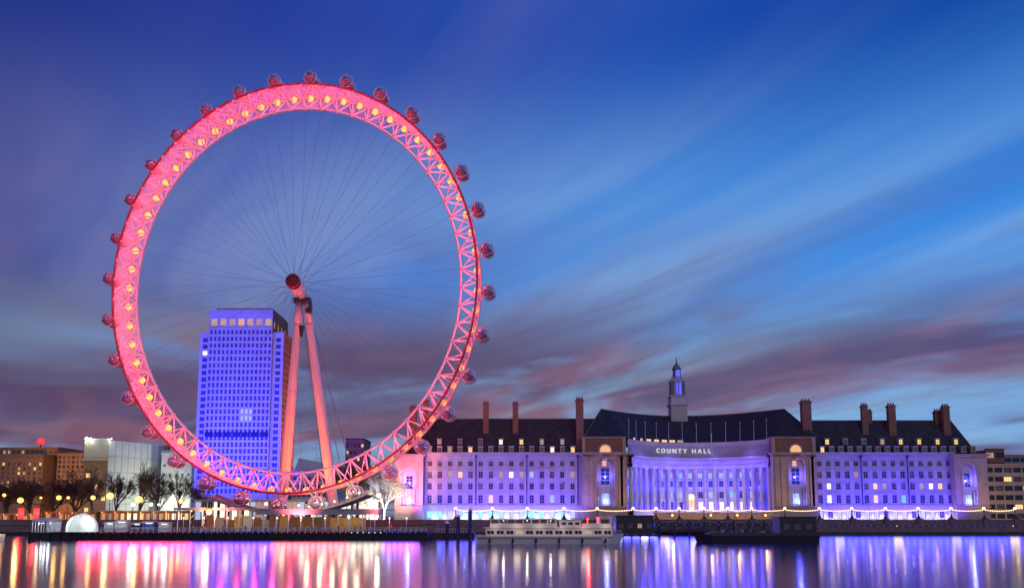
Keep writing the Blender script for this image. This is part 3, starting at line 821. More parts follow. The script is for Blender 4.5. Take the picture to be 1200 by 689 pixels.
# spire lights
flood(xc - 3, SY - 14, zr + 1.5, (xc, SY, szz(455)), (.22, .18, .9), 1500, 'small floodlight on the dark roof aimed at the spire', None, 60)

# ------------------------------------------------------------------ tall office tower behind the wheel
TY = 376.0
tx = lambda p: ax(p, TY)
tz = lambda p: azv(p, TY)
tower = thing('office_tower', 'tall office tower block flooded violet blue, standing behind the wheel', 'tower', (tx(278), TY, GZ))
T0, T1, S0, S1 = tx(223), tx(324), tx(235.5), tx(311.5)
TD = 26
F = lambda u, v, d: (u, TY + d, v)
Fs = lambda u, v, d: (u, TY + 2.2 + d, v)
mn = MB()
NC, NR = 15, 25
ztop, zcr0, zcr1, zs = tz(363.5), tz(381.5), tz(373), tz(388)
cs = [S0 + (S1 - S0) * (k + .5) / NC for k in range(NC)]
us, hu = grid(S0, S1, cs, 1.2)
vs = [GZ]; rws = []
rowz = [tz(389 + 7.75 * k) for k in range(NR)][::-1]
for z in rowz: rws.append(len(vs)); vs += [z - 1.05, z + 1.05]
vs += [zcr0 - .6]
facade(mn, F, us, vs, {(i, j) for i in hu for j in rws}, .45)
cc = [S0 + (S1 - S0) * (k + .5) / 7 for k in range(7)]
us2, hu2 = grid(S0, S1, cc, 3.2)
facade(mn, F, us2, [zcr0 - .6, zcr0, zcr1, ztop], {(i, 1) for i in hu2}, .6)
mn.face((S0, TY, zs - 2), (S0, TY, ztop), (S0, TY + TD, ztop), (S0, TY + TD, zs - 2)); mn.face((S0, TY + TD, ztop), (S0, TY, ztop), (S1, TY, ztop), (S1, TY + TD, ztop))
for c in [S0 + (S1 - S0) * k / NC for k in range(1, NC)]: mn.box(c - .17, c + .17, TY - .22, TY - .004, GZ, zcr0 - 1)
mn.box(S0, S1, TY - .4, TY - .006, ztop - .7, ztop + .3); mn.box(S0, S1, TY - .3, TY - .006, zcr0 - 1.2, zcr0 - .8)
mo = mn.build('wall', 'tower_stone', tower)
sb = MB()
for a, b in ((T0, S0), (S1, T1)):
    c = (a + b) / 2
    sv = [GZ]; sr = []
    for z in rowz[:-1]: sr.append(len(sv)); sv += [z - 1.2, z + 1.0]
    sv += [zs]
    facade(sb, Fs, [a, c - 1.2, c + 1.2, b], sv, {(1, j) for j in sr}, .45)
    sb.face((a, TY + 2.2, zs), (b, TY + 2.2, zs), (b, TY + TD, zs), (a, TY + TD, zs))
sb.box(S0, S0 + .3, TY + .1, TY + 2.2, GZ, zs); sb.box(S1 - .3, S1 - .004, TY + .1, TY + 2.2, GZ, zs)
sb.face((T0, TY + 2.2, GZ), (T0, TY + 2.2, zs), (T0, TY + TD, zs), (T0, TY + TD, GZ))
side = sb.build('side_bay', 'tower_stone', tower)
for a, b in ((T0, S0), (S1, T1)):
    for q, z in enumerate(rowz[:-1]):
        place_window('cream_window' if (a == T0 and q == NR - 4) else 'tower_pane', side, ((a + b) / 2, TY + 2.2, z - 1.2), name='bay_window', w=2.4, h=2.2, frame='tower_stone', bars=(1, 0), depth=.45)
# flank with its own openings
fl = MB(); Ff = lambda u, v, d: (T1 - d, TY + 2.2 + u, v)
cf = [1.8 + 2.35 * k for k in range(10)]
us3, hu3 = grid(0, TD - 2.2, cf, 1.1)
vs3 = [GZ]; rw3 = []
for z in rowz[:-1]: rw3.append(len(vs3)); vs3 += [z - .9, z + .9]
vs3 += [zs]
facade(fl, Ff, us3, vs3, {(i, j) for i in hu3 for j in rw3}, .4)
fk = fl.build('flank', 'brick', tower)
fp_ = MB()
for q, z in enumerate(rowz[:-1]):
    for r_, c in enumerate(cf):
        fp_.cur = 1 if (q * 7 + r_ * 5) % 11 == 0 else 0
        fp_.face((T1 - .4, TY + 2.2 + c - .55, z - .9), (T1 - .4, TY + 2.2 + c + .55, z - .9), (T1 - .4, TY + 2.2 + c + .55, z + .9), (T1 - .4, TY + 2.2 + c - .55, z + .9))
tag(fp_.build('flank_windows', ['pane', 'orange_window'], fk), kind='stuff')
uf = MB(); Fu = lambda u, v, d: (S1 - d, TY + u, v)
cu3 = [4 + 6 * k for k in range(4)]
us4, hu4 = grid(0, TD, cu3, 2.6); facade(uf, Fu, us4, [zs - 1, zcr0 - .8, zcr1 - .6, ztop], {(i, 1) for i in hu4}, .5)
ufo = uf.build('crown_flank', 'brick', tower)
for c in cu3: place_window('crown_window', ufo, (S1, TY + c, zcr0 - .8), rz=R(90), name='crown_opening', w=2.6, h=zcr1 - zcr0 + .2, frame='brick', bars=(0, 0), depth=.5)
for k, c in enumerate(cc): place_window('crown_window' if k in (0, 1, 4, 6) else ('pink_window' if k != 3 else 'orange_window'), mo, (c, TY, zcr0), name='crown_opening', w=3.2, h=zcr1 - zcr0, frame='tower_stone', bars=(0, 0), depth=.6)
wn = MB(); ncount = 0
for q, z in enumerate(reversed(rowz)):
    for r_, c in enumerate(cs):
        kd = 'ice_window' if (q in (12, 13) and 8 <= r_ <= 10) else ('tower_pane' if (q * 5 + r_ * 3) % 7 else 'blue_pane')
        if q < 6: place_window(kd, mo, (c, TY, z - 1.05), name='window', w=1.2, h=2.1, frame='tower_stone', bars=(0, 1), depth=.45, fw=.08)
        else:
            wn.cur = {'tower_pane': 0, 'blue_pane': 1, 'ice_window': 2}[kd]
            wn.face((c - .6, TY + .45, z - 1.05), (c + .6, TY + .45, z - 1.05), (c + .6, TY + .45, z + 1.05), (c - .6, TY + .45, z + 1.05))
            wn.cur = 3; wn.box(c - .6, c + .6, TY + .36, TY + .44, z - .05, z + .05)
tag(wn.build('lower_windows', ['tower_pane', 'blue_pane', 'ice_window', 'tower_stone'], mo), kind='stuff')
for c in cc: mv = MB(); mv.box(c - 2.0, c + 2.0, TY - .5, TY - .23, tz(511.8), tz(506.5)); mv.build('louvre', 'blue_pane', mo)
rf = MB(); z0 = ztop + .3
rf.lathe([(1, 0)], (0, 0, -50), 4)
rf = MB()
a, b, y0, y1 = S0 + 3, S1 - .6, TY + .5, TY + TD
rf.box(a, b, y0, y1, z0, z0 + .8)
rx0, rx1, ry = a + 9, b - 9, (y0 + y1) / 2
zr_ = z0 + 4.2
for f4 in (((a,y0,z0+.8),(b,y0,z0+.8),(rx1,ry,zr_),(rx0,ry,zr_)), ((b,y1,z0+.8),(a,y1,z0+.8),(rx0,ry,zr_),(rx1,ry,zr_)), ((a,y1,z0+.8),(a,y0,z0+.8),(rx0,ry,zr_)), ((b,y0,z0+.8),(b,y1,z0+.8),(rx1,ry,zr_))): rf.face(*f4)
rf.build('roof', 'brick', tower)
for k in range(4):
    x = T0 + (T1 - T0) * (k + .5) / 4
    flood(x, 322, GZ, (x, TY, 66), (.055, .045, 1), 400000, 'powerful violet floodlight on the ground before the office tower', 'floodlights before the office tower', 95, 1.0)
flood(-72, 392, GZ, (T1, TY + 13, 62), (1, .26, .20), 330000, 'red floodlight aimed at the brick flank of the tower', None, 80, .8, 'amber_lamp')

# ------------------------------------------------------------------ buildings on the left bank
def slab_building(name, label, Y, depth, p0, p1, top, mat, cols, rows, w, h, kinds, band=None, roof='slate', base=GZ, group=None, wname='window'):
    x0, x1 = ax(p0, Y), ax(p1, Y); zt = azv(top, Y)
    t = thing(name, label, 'building', ((x0 + x1) / 2, Y, base), group)
    F = lambda u, v, d: (u, Y + d, v)
    cs = [x0 + (x1 - x0) * (k + .5) / cols for k in range(cols)]
    us, hu = grid(x0, x1, cs, w)
    vs = [base]; hv = []
    for py in sorted(rows, reverse=True): hv.append(len(vs)); z = azv(py, Y); vs += [z - h / 2, z + h / 2]
    vs.append(zt)
    m = MB(); facade(m, F, us, vs, {(i, j) for i in hu for j in hv}, .4)
    m.face((x0, Y, base), (x0, Y, zt), (x0, Y + depth, zt), (x0, Y + depth, base)); m.face((x1, Y, base), (x1, Y + depth, base), (x1, Y + depth, zt), (x1, Y, zt))
    for b in (band or []):
        z = azv(b, Y); m.box(x0 - .3, x1 + .3, Y - .5, Y - .005, z - .4, z + .4)
    wo_ = m.build('wall', mat, t)
    for i, c in enumerate(cs):
        for j in hv: place_window(kinds[(i * 7 + j * 3 + i * j) % len(kinds)], wo_, (c, Y, vs[j]), name=wname, w=w, h=h, frame=mat, bars=(1, 1), depth=.4)
    r = MB(); r.box(x0 - .25, x1 + .25, Y - .25, Y + depth, zt + .003, zt + .7); r.build('roof', roof, t)
    return t
BW = [543.5 + 5.4 * k for k in range(7)]
BY = 540
bt = slab_building('brick_block', 'brown brick block lit amber with a red beacon on its roof', BY, 60, -16, 46, 533.5, 'brown_brick', 10, BW, 1.7, 2.0, ['grey_pane', 'pane', 'warm_window', 'grey_pane', 'orange_window', 'grey_pane', 'pane'], [535.5], 'brown_brick')
bq = MB(); bx0, bx1 = ax(-14, BY), ax(58, BY)
bq.box(bx0, bx1, BY + 5, BY + 50, azv(533.5, BY) + .8, azv(524.5, BY)); bq.box(bx0 - .6, bx1 + .6, BY + 4.2, BY + 50, azv(524.5, BY), azv(523.3, BY)); 
bo = bq.build('penthouse', 'brown_brick', bt)
for k in range(13): place_window('dim_window' if k in (1, 2, 5) else 'grey_pane', bo, (bx0 + (bx1 - bx0) * (k + .5) / 13, BY + 5 - .3, azv(531, BY)), name='penthouse_window', w=1.9, h=2.4, frame='brown_brick', depth=.25)
bk = MB(); xb, zb_ = at(48, 517, BY + 12); bk.tube((xb, BY + 12, azv(524, BY + 12)), (xb, BY + 12, zb_), .4, n=8); bk.cur = 1; bk.ball((xb, BY + 12, zb_), 2.4, 14)
bk.build('beacon', ['dark_steel', 'red_glow'], bt, True)
slab_building('brick_block', 'plain dark brown brick link recessed between two amber lit blocks', BY + 22, 40, 44, 66, 525, 'brown_brick', 3, BW[1:], 1.6, 1.9, ['grey_pane', 'pane', 'grey_pane'], None)
slab_building('brick_block', 'amber lit brown brick block beside the pale floodlit building', BY - 4, 60, 63, 95, 530, 'brown_brick', 6, [535.5 + 5.6 * k for k in range(8)], 1.9, 2.2, ['dim_window', 'grey_pane', 'warm_window', 'pane', 'orange_window', 'grey_pane'], [532], 'slate')
for px, pw in ((18, 90000), (78, 120000)):
    x = ax(px, 480); flood(x, 480, GZ, (x - 3, BY, 38), (1, .42, .12), pw, 'amber floodlight on the ground below the brick blocks', 'floodlights below the brick blocks', 110, 1, 'amber_lamp')
# pale building seen at its corner
PY = 430
pb = thing('pale_building', 'pale windowless building with floodlights on its roof edge, behind bare trees', 'building', (ax(123, PY), PY, GZ))
x0, x1 = ax(94, PY), ax(123, PY); x2 = x1 + 15; y2 = PY + 36; zt = azv(515.5, PY); zm = azv(538, PY)
m = MB()
m.face((x0, PY, zm), (x1, PY, zm), (x1, PY, zt), (x0, PY, zt)); m.box(x0 - .4, x1 + .3, PY - .6, PY - .01, zm - .6, zm + .6)
m.cur = 1
m.face((x1, PY, GZ), (x2, y2, GZ), (x2, y2, zt), (x1, PY, zt))
for k in range(1, 9):
    f_ = k / 9; m.cur = 3; m.tube((x1 + 15 * f_ + .02, PY + 36 * f_, GZ), (x1 + 15 * f_ + .02, PY + 36 * f_, zt), .16, n=4)
for k in range(1, 5): z = GZ + (zt - GZ) * k / 5; m.tube((x1, PY - .02, z), (x2, y2 - .02, z), .16, n=4)
m.cur = 2; m.face((x0, PY, GZ), (x1, PY, GZ), (x1, PY, zm), (x0, PY, zm))
m.cur = 3; m.face((x0, PY, zt), (x1, PY, zt), (x2, y2, zt), (x0, y2, zt)); m.face((x0, PY, GZ), (x0, PY, zt), (x0, y2, zt), (x0, y2, GZ))
pw_ = m.build('wall', ['beige_clad', 'pale_clad', 'wood', 'grey_roof'], pb)
for k in range(3):
    for r_ in range(4): place_window('warm_window' if (k + r_) % 3 == 0 else 'grey_pane', pw_, (x0 + 3 + 4.4 * k, PY - .25, GZ + 4 + 6.2 * r_), name='window', w=2.4, h=2.6, frame='wood', depth=.22)
par = MB(); par.box(x0 - .2, x1 + .2, PY - .2, PY + .4, zt + .003, zt + .8); par.build('parapet', 'pale_clad', pb)
pr = MB(); pr.box(x2 - .4, x2 + 2.0, y2 - 1, y2 + 2, GZ, azv(522, y2)); pr.build('corner_pier', 'wood', pb)
for px, w_ in ((102, 1.0), (107, .6), (131, .45)):
    x, z = at(px, 513.8, PY); f = MB(); f.tube((x, PY + .1, zt + .7), (x, PY + .1, z), .15, n=6); f.cur = 1; f.ball((x, PY - .3, z), w_, 10)
    fo = f.build('roof_floodlight', ['dark_steel', 'white_lens'], pb, True); lamp('POINT', fo, (Vector((x, PY - 1.6, z)) - wloc(fo)), (.85, 1, .9), 900, .6)
flood(x2 + 26, y2 - 26, GZ, ((x1 + x2) / 2, PY + 18, 26), (1, .97, .82), 60000, 'white floodlight on the ground beside the pale building', None, 110, 1, 'white_lens')
flood(x1 - 8, PY - 34, GZ, (x1 - 8, PY, 36), (1, .90, .62), 34000, 'cream floodlight on the ground before the pale building', None, 110, 1, 'white_lens')
slab_building('pale_building', 'lower pale green building half hidden by the wheel rim', 452, 30, 186, 222, 529, 'pale_clad', 5, [545, 556, 567, 578], 1.5, 1.7, ['pane', 'grey_pane', 'dim_window'], [531], 'grey_roof')
flood(ax(206, 418), 418, GZ, (ax(206, 452), 452, 22), (.95, 1, .82), 34000, 'white floodlight on the ground before the lower pale building', None, 110, 1, 'white_lens')
def promenade_row(label, p0, p1, top, mat, n, kinds):
    Y = 271.0; x0, x1 = ax(p0, Y), ax(p1, Y); zt = azv(top, Y)
    t = thing('promenade_pavilion', label, 'pavilion', ((x0 + x1) / 2, Y, GZ))
    F = lambda u, v, d: (u, Y + d, v)
    w = (x1 - x0) / n * .66; us, hu = grid(x0, x1, [x0 + (x1 - x0) * (k + .5) / n for k in range(n)], w)
    m = MB(); facade(m, F, us, [GZ, GZ + .5, zt - .5, zt], {(i, 1) for i in hu}, .2)
    m.box(x0, x0 + .3, Y + .002, Y + 5, GZ, zt); m.box(x1 - .3, x1, Y + .002, Y + 5, GZ, zt); m.box(x0 - .4, x1 + .4, Y - .9, Y + 5, zt + .003, zt + .25)
    wl = m.build('wall', mat, t)
    for k in range(n): place_window(kinds[(k * 5 + k * k) % len(kinds)], wl, (x0 + (x1 - x0) * (k + .5) / n, Y, GZ + .5), name='shop_window', w=round(w, 2), h=round(zt - GZ - 1, 2), frame='dark_steel', bars=(2, 0), depth=.2)
    for k in range(0, n, 2):
        x = x0 + (x1 - x0) * (k + .5) / n; q = MB(); q.ball((x, Y - .7, zt - .35), .16, 8); o = q.build('eave_lamp', 'sodium_globe', t, True); lamp('POINT', o, Vector((x, Y - 1.2, zt - .5)) - wloc(o), (1, .52, .2), 60, .3)
promenade_row('low rust red pavilion with lit shop windows behind the kiosks', 117, 222, 599, 'brick', 14, ['orange_window', 'cream_window', 'grey_pane', 'warm_window', 'pink_window', 'grey_pane', 'dim_window'])
promenade_row('low brown pavilion with amber windows behind the dome tent', 52, 112, 600, 'brown_brick', 8, ['orange_window', 'grey_pane', 'warm_window', 'grey_pane', 'orange_window'])
promenade_row('dark low pavilion at the far left behind the red panels', -14, 49, 602, 'brown_brick', 8, ['grey_pane', 'pane', 'orange_window', 'pane'])
# behind the wheel's foot
slab_building('low_building', 'low pale grey building with a sloping roof seen between the wheel legs', 345, 30, 341, 393, 552, 'pale_clad', 9, [560, 570, 580, 590], 1.6, 1.7, ['grey_pane', 'pane', 'dim_window', 'blue_pane'], None, 'grey_roof')
x0, x1 = ax(343, 345), ax(392, 345)
lb = MB(); za, zb2 = azv(551, 345), azv(535, 345)
lb.face((x0, 345.3, za), (x1, 345.3, za), (x1, 352, azv(546, 352)), (x0, 352, zb2)); lb.face((x0, 352, zb2), (x1, 352, azv(546, 352)), (x1, 373, za), (x0, 373, za)); lb.face((x0, 345.3, za), (x0, 352, zb2), (x0, 373, za)); lb.face((x1, 345.3, za), (x1, 373, za), (x1, 352, azv(546, 352)))
tb = bpy.data.objects['low_building']; lb.build('sloping_roof', 'pale_clad', tb)
slab_building('dark_building', 'dark brown block rising behind the wheel rim', 430, 20, 403, 425, 515, 'brick', 5, [522, 530, 538, 546, 554], 1.4, 1.8, ['pane', 'warm_window', 'pane', 'grey_pane', 'pane'], [518])
gp = thing('glass_pavilion', 'long low glass fronted pavilion with blue and white panels under the wheel', 'pavilion', (ax(340, 272), 272, GZ))
x0, x1 = ax(228, 272), ax(442, 272); zt = azv(587, 272)
g = MB(); g.box(x0, x1, 271, 282, zt, zt + .6); g.build('roof', 'grey_roof', gp)
g = MB(); g.box(x0, x1, 280, 281, GZ, zt - .02); g.build('back_wall', 'warm_stone', gp)
nn = 30
for k in range(nn + 1): g = MB(); x = x0 + (x1 - x0) * k / nn; g.box(x - .12, x + .12, 272, 272.3, GZ, zt - .02); g.build('post', 'white_steel', gp)
for k in range(nn):
    c = x0 + (x1 - x0) * (k + .5) / nn
    kd = ('ice_window', 'blue_pane', 'dim_window', 'cream_window', 'blue_pane', 'pink_window', 'dim_window')[(k * k + k // 3) % 7]
    place_window(kd, gp, (c, 272, GZ), name='pane', w=(x1 - x0) / nn - .3, h=zt - GZ - .1, frame='white_steel', depth=.2)
# ------------------------------------------------------------------ buildings on the right bank
def banded(name, label, Y, p0, p1, top, mat, floors, lit):
    x0, x1 = ax(p0, Y), ax(p1, Y); zt = azv(top, Y)
    t = thing(name, label, 'building', ((x0 + x1) / 2, Y, GZ))
    F = lambda u, v, d: (u, Y + d, v)
    vs = [GZ]; hv = []; fh_ = (zt - GZ) / floors
    for k in range(floors): hv.append(len(vs)); vs += [GZ + fh_ * k + .9, GZ + fh_ * k + fh_ * .62 + .6]
    vs.append(zt); n = max(2, int((x1 - x0) / 4.2)); cs = [x0 + (x1 - x0) * (k + .5) / n for k in range(n)]; w = (x1 - x0) / n - .6
    us, hu = grid(x0, x1, cs, w)
    m = MB(); facade(m, F, us, vs, {(i, j) for i in hu for j in hv}, .5)
    m.face((x0, Y, GZ), (x0, Y, zt), (x0, Y + 30, zt), (x0, Y + 30, GZ)); m.face((x0, Y, zt), (x1, Y, zt), (x1, Y + 30, zt), (x0, Y + 30, zt)); m.box(x0 - .2, x1 + .2, Y - .3, Y + .4, zt + .003, zt + .7)
    wo_ = m.build('wall', mat, t)
    for i, c in enumerate(cs):
        for q, j in enumerate(hv): place_window(lit[(i * 5 + q * 7 + i * q) % len(lit)], wo_, (c, Y, vs[j]), name='window', w=round(w, 3), h=round(vs[hv[q] + 1] - vs[hv[q]], 3), frame='dark_steel', bars=(2, 0), depth=.5)
    return t
banded('brown_office', 'square brown stair tower beside the hall end', 372, 1160, 1182, 527, 'brick', 7, ['pane', 'grey_pane', 'dim_window', 'pane', 'grey_pane'])
banded('brown_office', 'dark office block with horizontal window bands at the far right bank', 360, 1157, 1290, 545, 'warm_stone', 6, ['pane', 'grey_pane', 'pane', 'pane', 'warm_window', 'pane', 'grey_pane'])
banded('brown_office', 'grey office block behind the banded block', 410, 1180, 1330, 534, 'grey_roof', 8, ['pane', 'pane', 'grey_pane'])
flood(ax(1185, 335), 335, GZ, (ax(1185, 360), 360, 20), (1, .55, .25), 9000, 'amber floodlight on the ground before the banded office block', None, 120, 1, 'amber_lamp')

# ------------------------------------------------------------------ trees
def tree(label, px, Y, top, width, seed, leafy=0.0, group=None, mat='bark'):
    r = random.Random(seed); x = ax(px, Y); H = azv(top, Y) - GZ; wid = width * Y / FPX / 2
    t = thing('tree' if leafy else 'bare_tree', label, 'tree', (x, Y, GZ), group)
    tr = MB(); cr = MB(); lf = MB()
    def grow(p, d, L, rad, lev):
        q = p + d * L; b = tr if lev < 2 else cr
        b.tube(p, q, rad, rad * .72, 7 if lev < 2 else (4 if lev < 4 else 3), lev == 0)
        if lev >= 6 or (lev > 3 and r.random() < .06):
            if leafy and r.random() < leafy:
                for _ in range(3):
                    c = q + Vector((r.gauss(0, .4), r.gauss(0, .4), r.gauss(0, .3))); a = Vector((r.gauss(0, 1), r.gauss(0, 1), r.gauss(0, 1))).normalized() * .32; e = a.orthogonal().normalized() * .22
                    lf.face(c - a, c + e, c + a, c - e)
            return
        n = 4 if lev == 0 else 3
        for i in range(n + (r.random() < .3)):
            s = .60 if lev else .62
            nd_ = Vector((d.x + r.gauss(0, s) * wid / H * 1.7, d.y + r.gauss(0, s) * wid / H * 1.7, d.z * .62 + .30 + r.gauss(0, .30))).normalized()
            start = p.lerp(q, r.uniform(.65, 1)) if i else q
            grow(start, nd_, L * r.uniform(.68, .92), max(.028, rad * .60), lev + 1)
    grow(Vector((x, Y, GZ)), Vector((r.gauss(0, .03), 0, 1)), H * .17, H * .020, 0)
    # fit the crown to its height and spread
    zs_ = max(v[2] for v in cr.v) - GZ; k = H / zs_
    ds = sorted(abs(v[0] - x) for v in cr.v); kw = wid / ds[int(len(ds) * .88)]
    for b in (tr, cr, lf): b.v = [(x + (v[0] - x) * kw, Y + (v[1] - Y) * kw, GZ + (v[2] - GZ) * k) for v in b.v]
    tr.build('trunk', mat, t); cr.build('crown', mat, t)
    if leafy: lf.build('foliage', 'leaf', t)
TG = 'leafless bare tree'
tree('broad leafless tree standing before the pale building wall', 163, 277, 538, 46, 3)
tree('leafless tree at the pale building corner near two lamps', 108, 279, 544, 40, 5)
tree('slim leafless tree beside the lower pale building', 209, 281, 546, 26, 8)
tree('dark leafless tree before the brick blocks', 62, 283, 556, 34, 9)
tree('dark leafless tree at the far left edge of the bank', 8, 283, 560, 34, 12)
tree('leafless tree between the yellow lamp and the large amber globe', 34, 281, 556, 34, 31)
tree('leafless tree behind the pale domed tent', 88, 284, 550, 36, 33)
tree('leafless tree between the brightest lamp and the broad tree', 136, 283, 552, 36, 37)
tree('leafless tree before the dark corner pier', 186, 284, 550, 34, 41)
tree('white floodlit tree beside the rosy end of the hall', 450, 272, 553, 40, 14, 0, None, 'pale_bark')
tree('amber lit tree behind the wheel leg', 412, 288, 540, 40, 17, .7)
tree('small white lit tree under the right of the wheel rim', 430, 268, 574, 26, 23, 0, None, 'pale_bark')
tree('low leafless tree under the left of the wheel rim', 232, 277, 566, 22, 26)
flood(ax(431, 264.5), 264.5, GZ, (ax(446, 272), 272, 13), (1, .95, .84), 16000, 'white floodlight at the foot of the small lit tree', None, 120, .3, 'white_lens')
flood(ax(458, 264.5), 264.5, GZ, (ax(450, 272), 272, 14), (1, .95, .84), 16000, 'white floodlight at the foot of the floodlit tree', None, 120, .3, 'white_lens')
flood(ax(408, 281), 281, GZ, (ax(412, 288), 288, 16), (1, .70, .25), 16000, 'amber floodlight at the foot of the amber lit tree', None, 110, .3, 'amber_lamp')

# ------------------------------------------------------------------ lamps
def street_lamp(px, py, Y, kind, r, power, color, label, group=None):
    x, z = at(px, py, Y); t = thing('street_lamp', label, 'street lamp', (x, Y, GZ), group)
    b = MB(); b.lathe([(.28, 0), (.28, .5), (.14, .8), (.10, z - GZ - r), (.16, z - GZ - r + .05)], (x, Y, GZ), 8); b.build('post', 'dark_steel', t)
    g = MB(); g.ball((x, Y, z), r, 12); g.build('globe', kind, t, True)
    lamp('POINT', t, (0, -r - .25, z - GZ), color, power * .45, .6)
SOD, WHT = (1, .55, .16), (.86, 1, .92)
GL = 'lamps on the left bank promenade'
for px, py, kd, r, pw, c, lb_ in (
    (5, 580, 'sodium_globe', .55, 900, SOD, 'amber street lamp at the left edge of the bank'),
    (24, 586, 'sodium_globe', .95, 1700, (.9, .8, .2), 'yellow street lamp above a red glowing panel'),
    (48, 583, 'sodium_globe', .4, 500, SOD, 'dim amber street lamp before the recessed brick link'),
    (69, 583, 'sodium_globe', .8, 900, SOD, 'large amber globe street lamp before the brick block'),
    (80, 583, 'sodium_globe', .5, 700, SOD, 'small amber street lamp right of the large amber globe'),
    (109, 583, 'sodium_globe', .75, 900, SOD, 'amber street lamp behind the white dome tent'),
    (129, 581, 'sodium_globe', 1.15, 2200, SOD, 'brightest amber street lamp between two leafless trees'),
    (163, 585, 'sodium_globe', 1.15, 2200, SOD, 'bright amber street lamp under the broad leafless tree'),
    (156, 591, 'white_globe', .65, 900, WHT, 'white street lamp left of the broad leafless tree trunk'),
    (177, 591, 'white_globe', .6, 800, WHT, 'white street lamp right of the broad leafless tree'),
    (186, 591, 'white_globe', .4, 600, WHT, 'small white street lamp below the dark corner pier'),
    (197, 593, 'white_globe', .85, 1500, WHT, 'large white street lamp before the lower pale building'),
    (205, 590, 'sodium_globe', .45, 500, SOD, 'small amber street lamp beside the large white one'),
    (212, 587, 'sodium_globe', .7, 800, SOD, 'amber street lamp left of the wheel foot'),
    (350, 592, 'pearl_globe', .4, 900, (1, .85, .7), 'pearl street lamp between the wheel legs'),
    (312, 590, 'pearl_globe', .6, 900, (1, .85, .7), 'pearl street lamp left of the wheel legs'),
    (418, 586, 'pearl_globe', .7, 1300, (1, .85, .7), 'pearl street lamp right of the wheel legs'),
    (444, 580, 'pearl_globe', .8, 1700, (1, .92, .75), 'pearl street lamp before the white floodlit tree')):
    street_lamp(px, py, 268, kd, r, pw, c, lb_)
# wall lamps of the embankment: pedestal, ringed column, globe
def wall_lamp(px, label):
    Y = QUAY + .5; x = ax(px, Y); zg = azv(595.5, Y)
    t = thing('embankment_lamp', label, 'lamp', (x, Y, 5.0), 'globe lamps along the embankment wall')
    b = MB(); b.box(x - .75, x + .75, QUAY - .5, QUAY + 1.3, 3.56, 5.15); b.box(x - .9, x + .9, QUAY - .65, QUAY + 1.4, 5.15, 5.4); b.build('pedestal', 'granite', t)
    b = MB(); b.lathe([(.55, 5.4), (.6, 5.7), (.3, 6.1), (.2, 6.4), (.26, 6.5), (.13, 6.7), (.11, zg - .5), (.28, zg - .4), (.2, zg - .3)], (x, Y, 0), 10); b.build('column', 'bronze', t)
    g = MB(); g.ball((x, Y, zg), .48, 10); g.build('globe', 'pearl_globe', t, True)
    lamp('POINT', t, (0, 0, zg - 5 + .75), (1, .58, .26), 80, .5)
WL = [(534, 'first globe wall lamp from the rosy end of the hall'), (577, 'globe wall lamp behind the stern of the cream river boat'), (618, 'globe wall lamp behind the middle of the cream river boat'), (661, 'globe wall lamp behind the wheelhouse of the cream river boat'), (700, 'globe wall lamp before the left niche pavilion'),
      (742, 'globe wall lamp above the dark floating hut'), (769, 'globe wall lamp at the right end of the dark hut'), (796, 'globe wall lamp just left of the yellow door'), (825, 'first globe wall lamp right of the yellow door'), (853, 'second globe wall lamp right of the yellow door'), (881, 'third globe wall lamp right of the yellow door'),
      (920, 'globe wall lamp above the deckhouse of the black barge'), (960.5, 'first globe wall lamp right of the barge'), (998.5, 'second globe wall lamp right of the barge'), (1038, 'third globe wall lamp right of the barge'), (1076.5, 'fourth globe wall lamp right of the barge'), (1115, 'globe wall lamp before the right end of the violet wing'), (1153.5, 'globe wall lamp below the right end pavilion of the hall'), (1190, 'last globe wall lamp at the right edge')]
for px, l in WL: wall_lamp(px, l)
for k in range(len(WL) - 1):
    a, b = WL[k][0], WL[k + 1][0]; Y = QUAY + .3; xa, xb_ = ax(a, Y), ax(b, Y); z0 = azv(596.6, Y); sg = .42 if b - a > 34 else .3
    t = thing('festoon_string', 'string of warm bulbs sagging between two embankment lamps', 'light string', (xa, Y, z0), 'bulb strings between the embankment lamps')
    n = int((xb_ - xa) / .55); ps = [(xa + (xb_ - xa) * i / n, Y, z0 - sg * 4 * (i / n) * (1 - i / n)) for i in range(n + 1)]
    w_ = MB(); w_.path(ps, .035, 4); w_.build('wire', 'dark_steel', t)
    bb = MB()
    for p in ps[1:-1]: bb.lathe([(.03, .05), (.16, -.05), (.15, -.24), (.03, -.3)], p, 6)
    bb.build('bulbs', 'bulb', t)
    lamp('POINT', t, ((xb_ - xa) / 2, -.1, -sg - .25), (1, .55, .22), 80, .4)
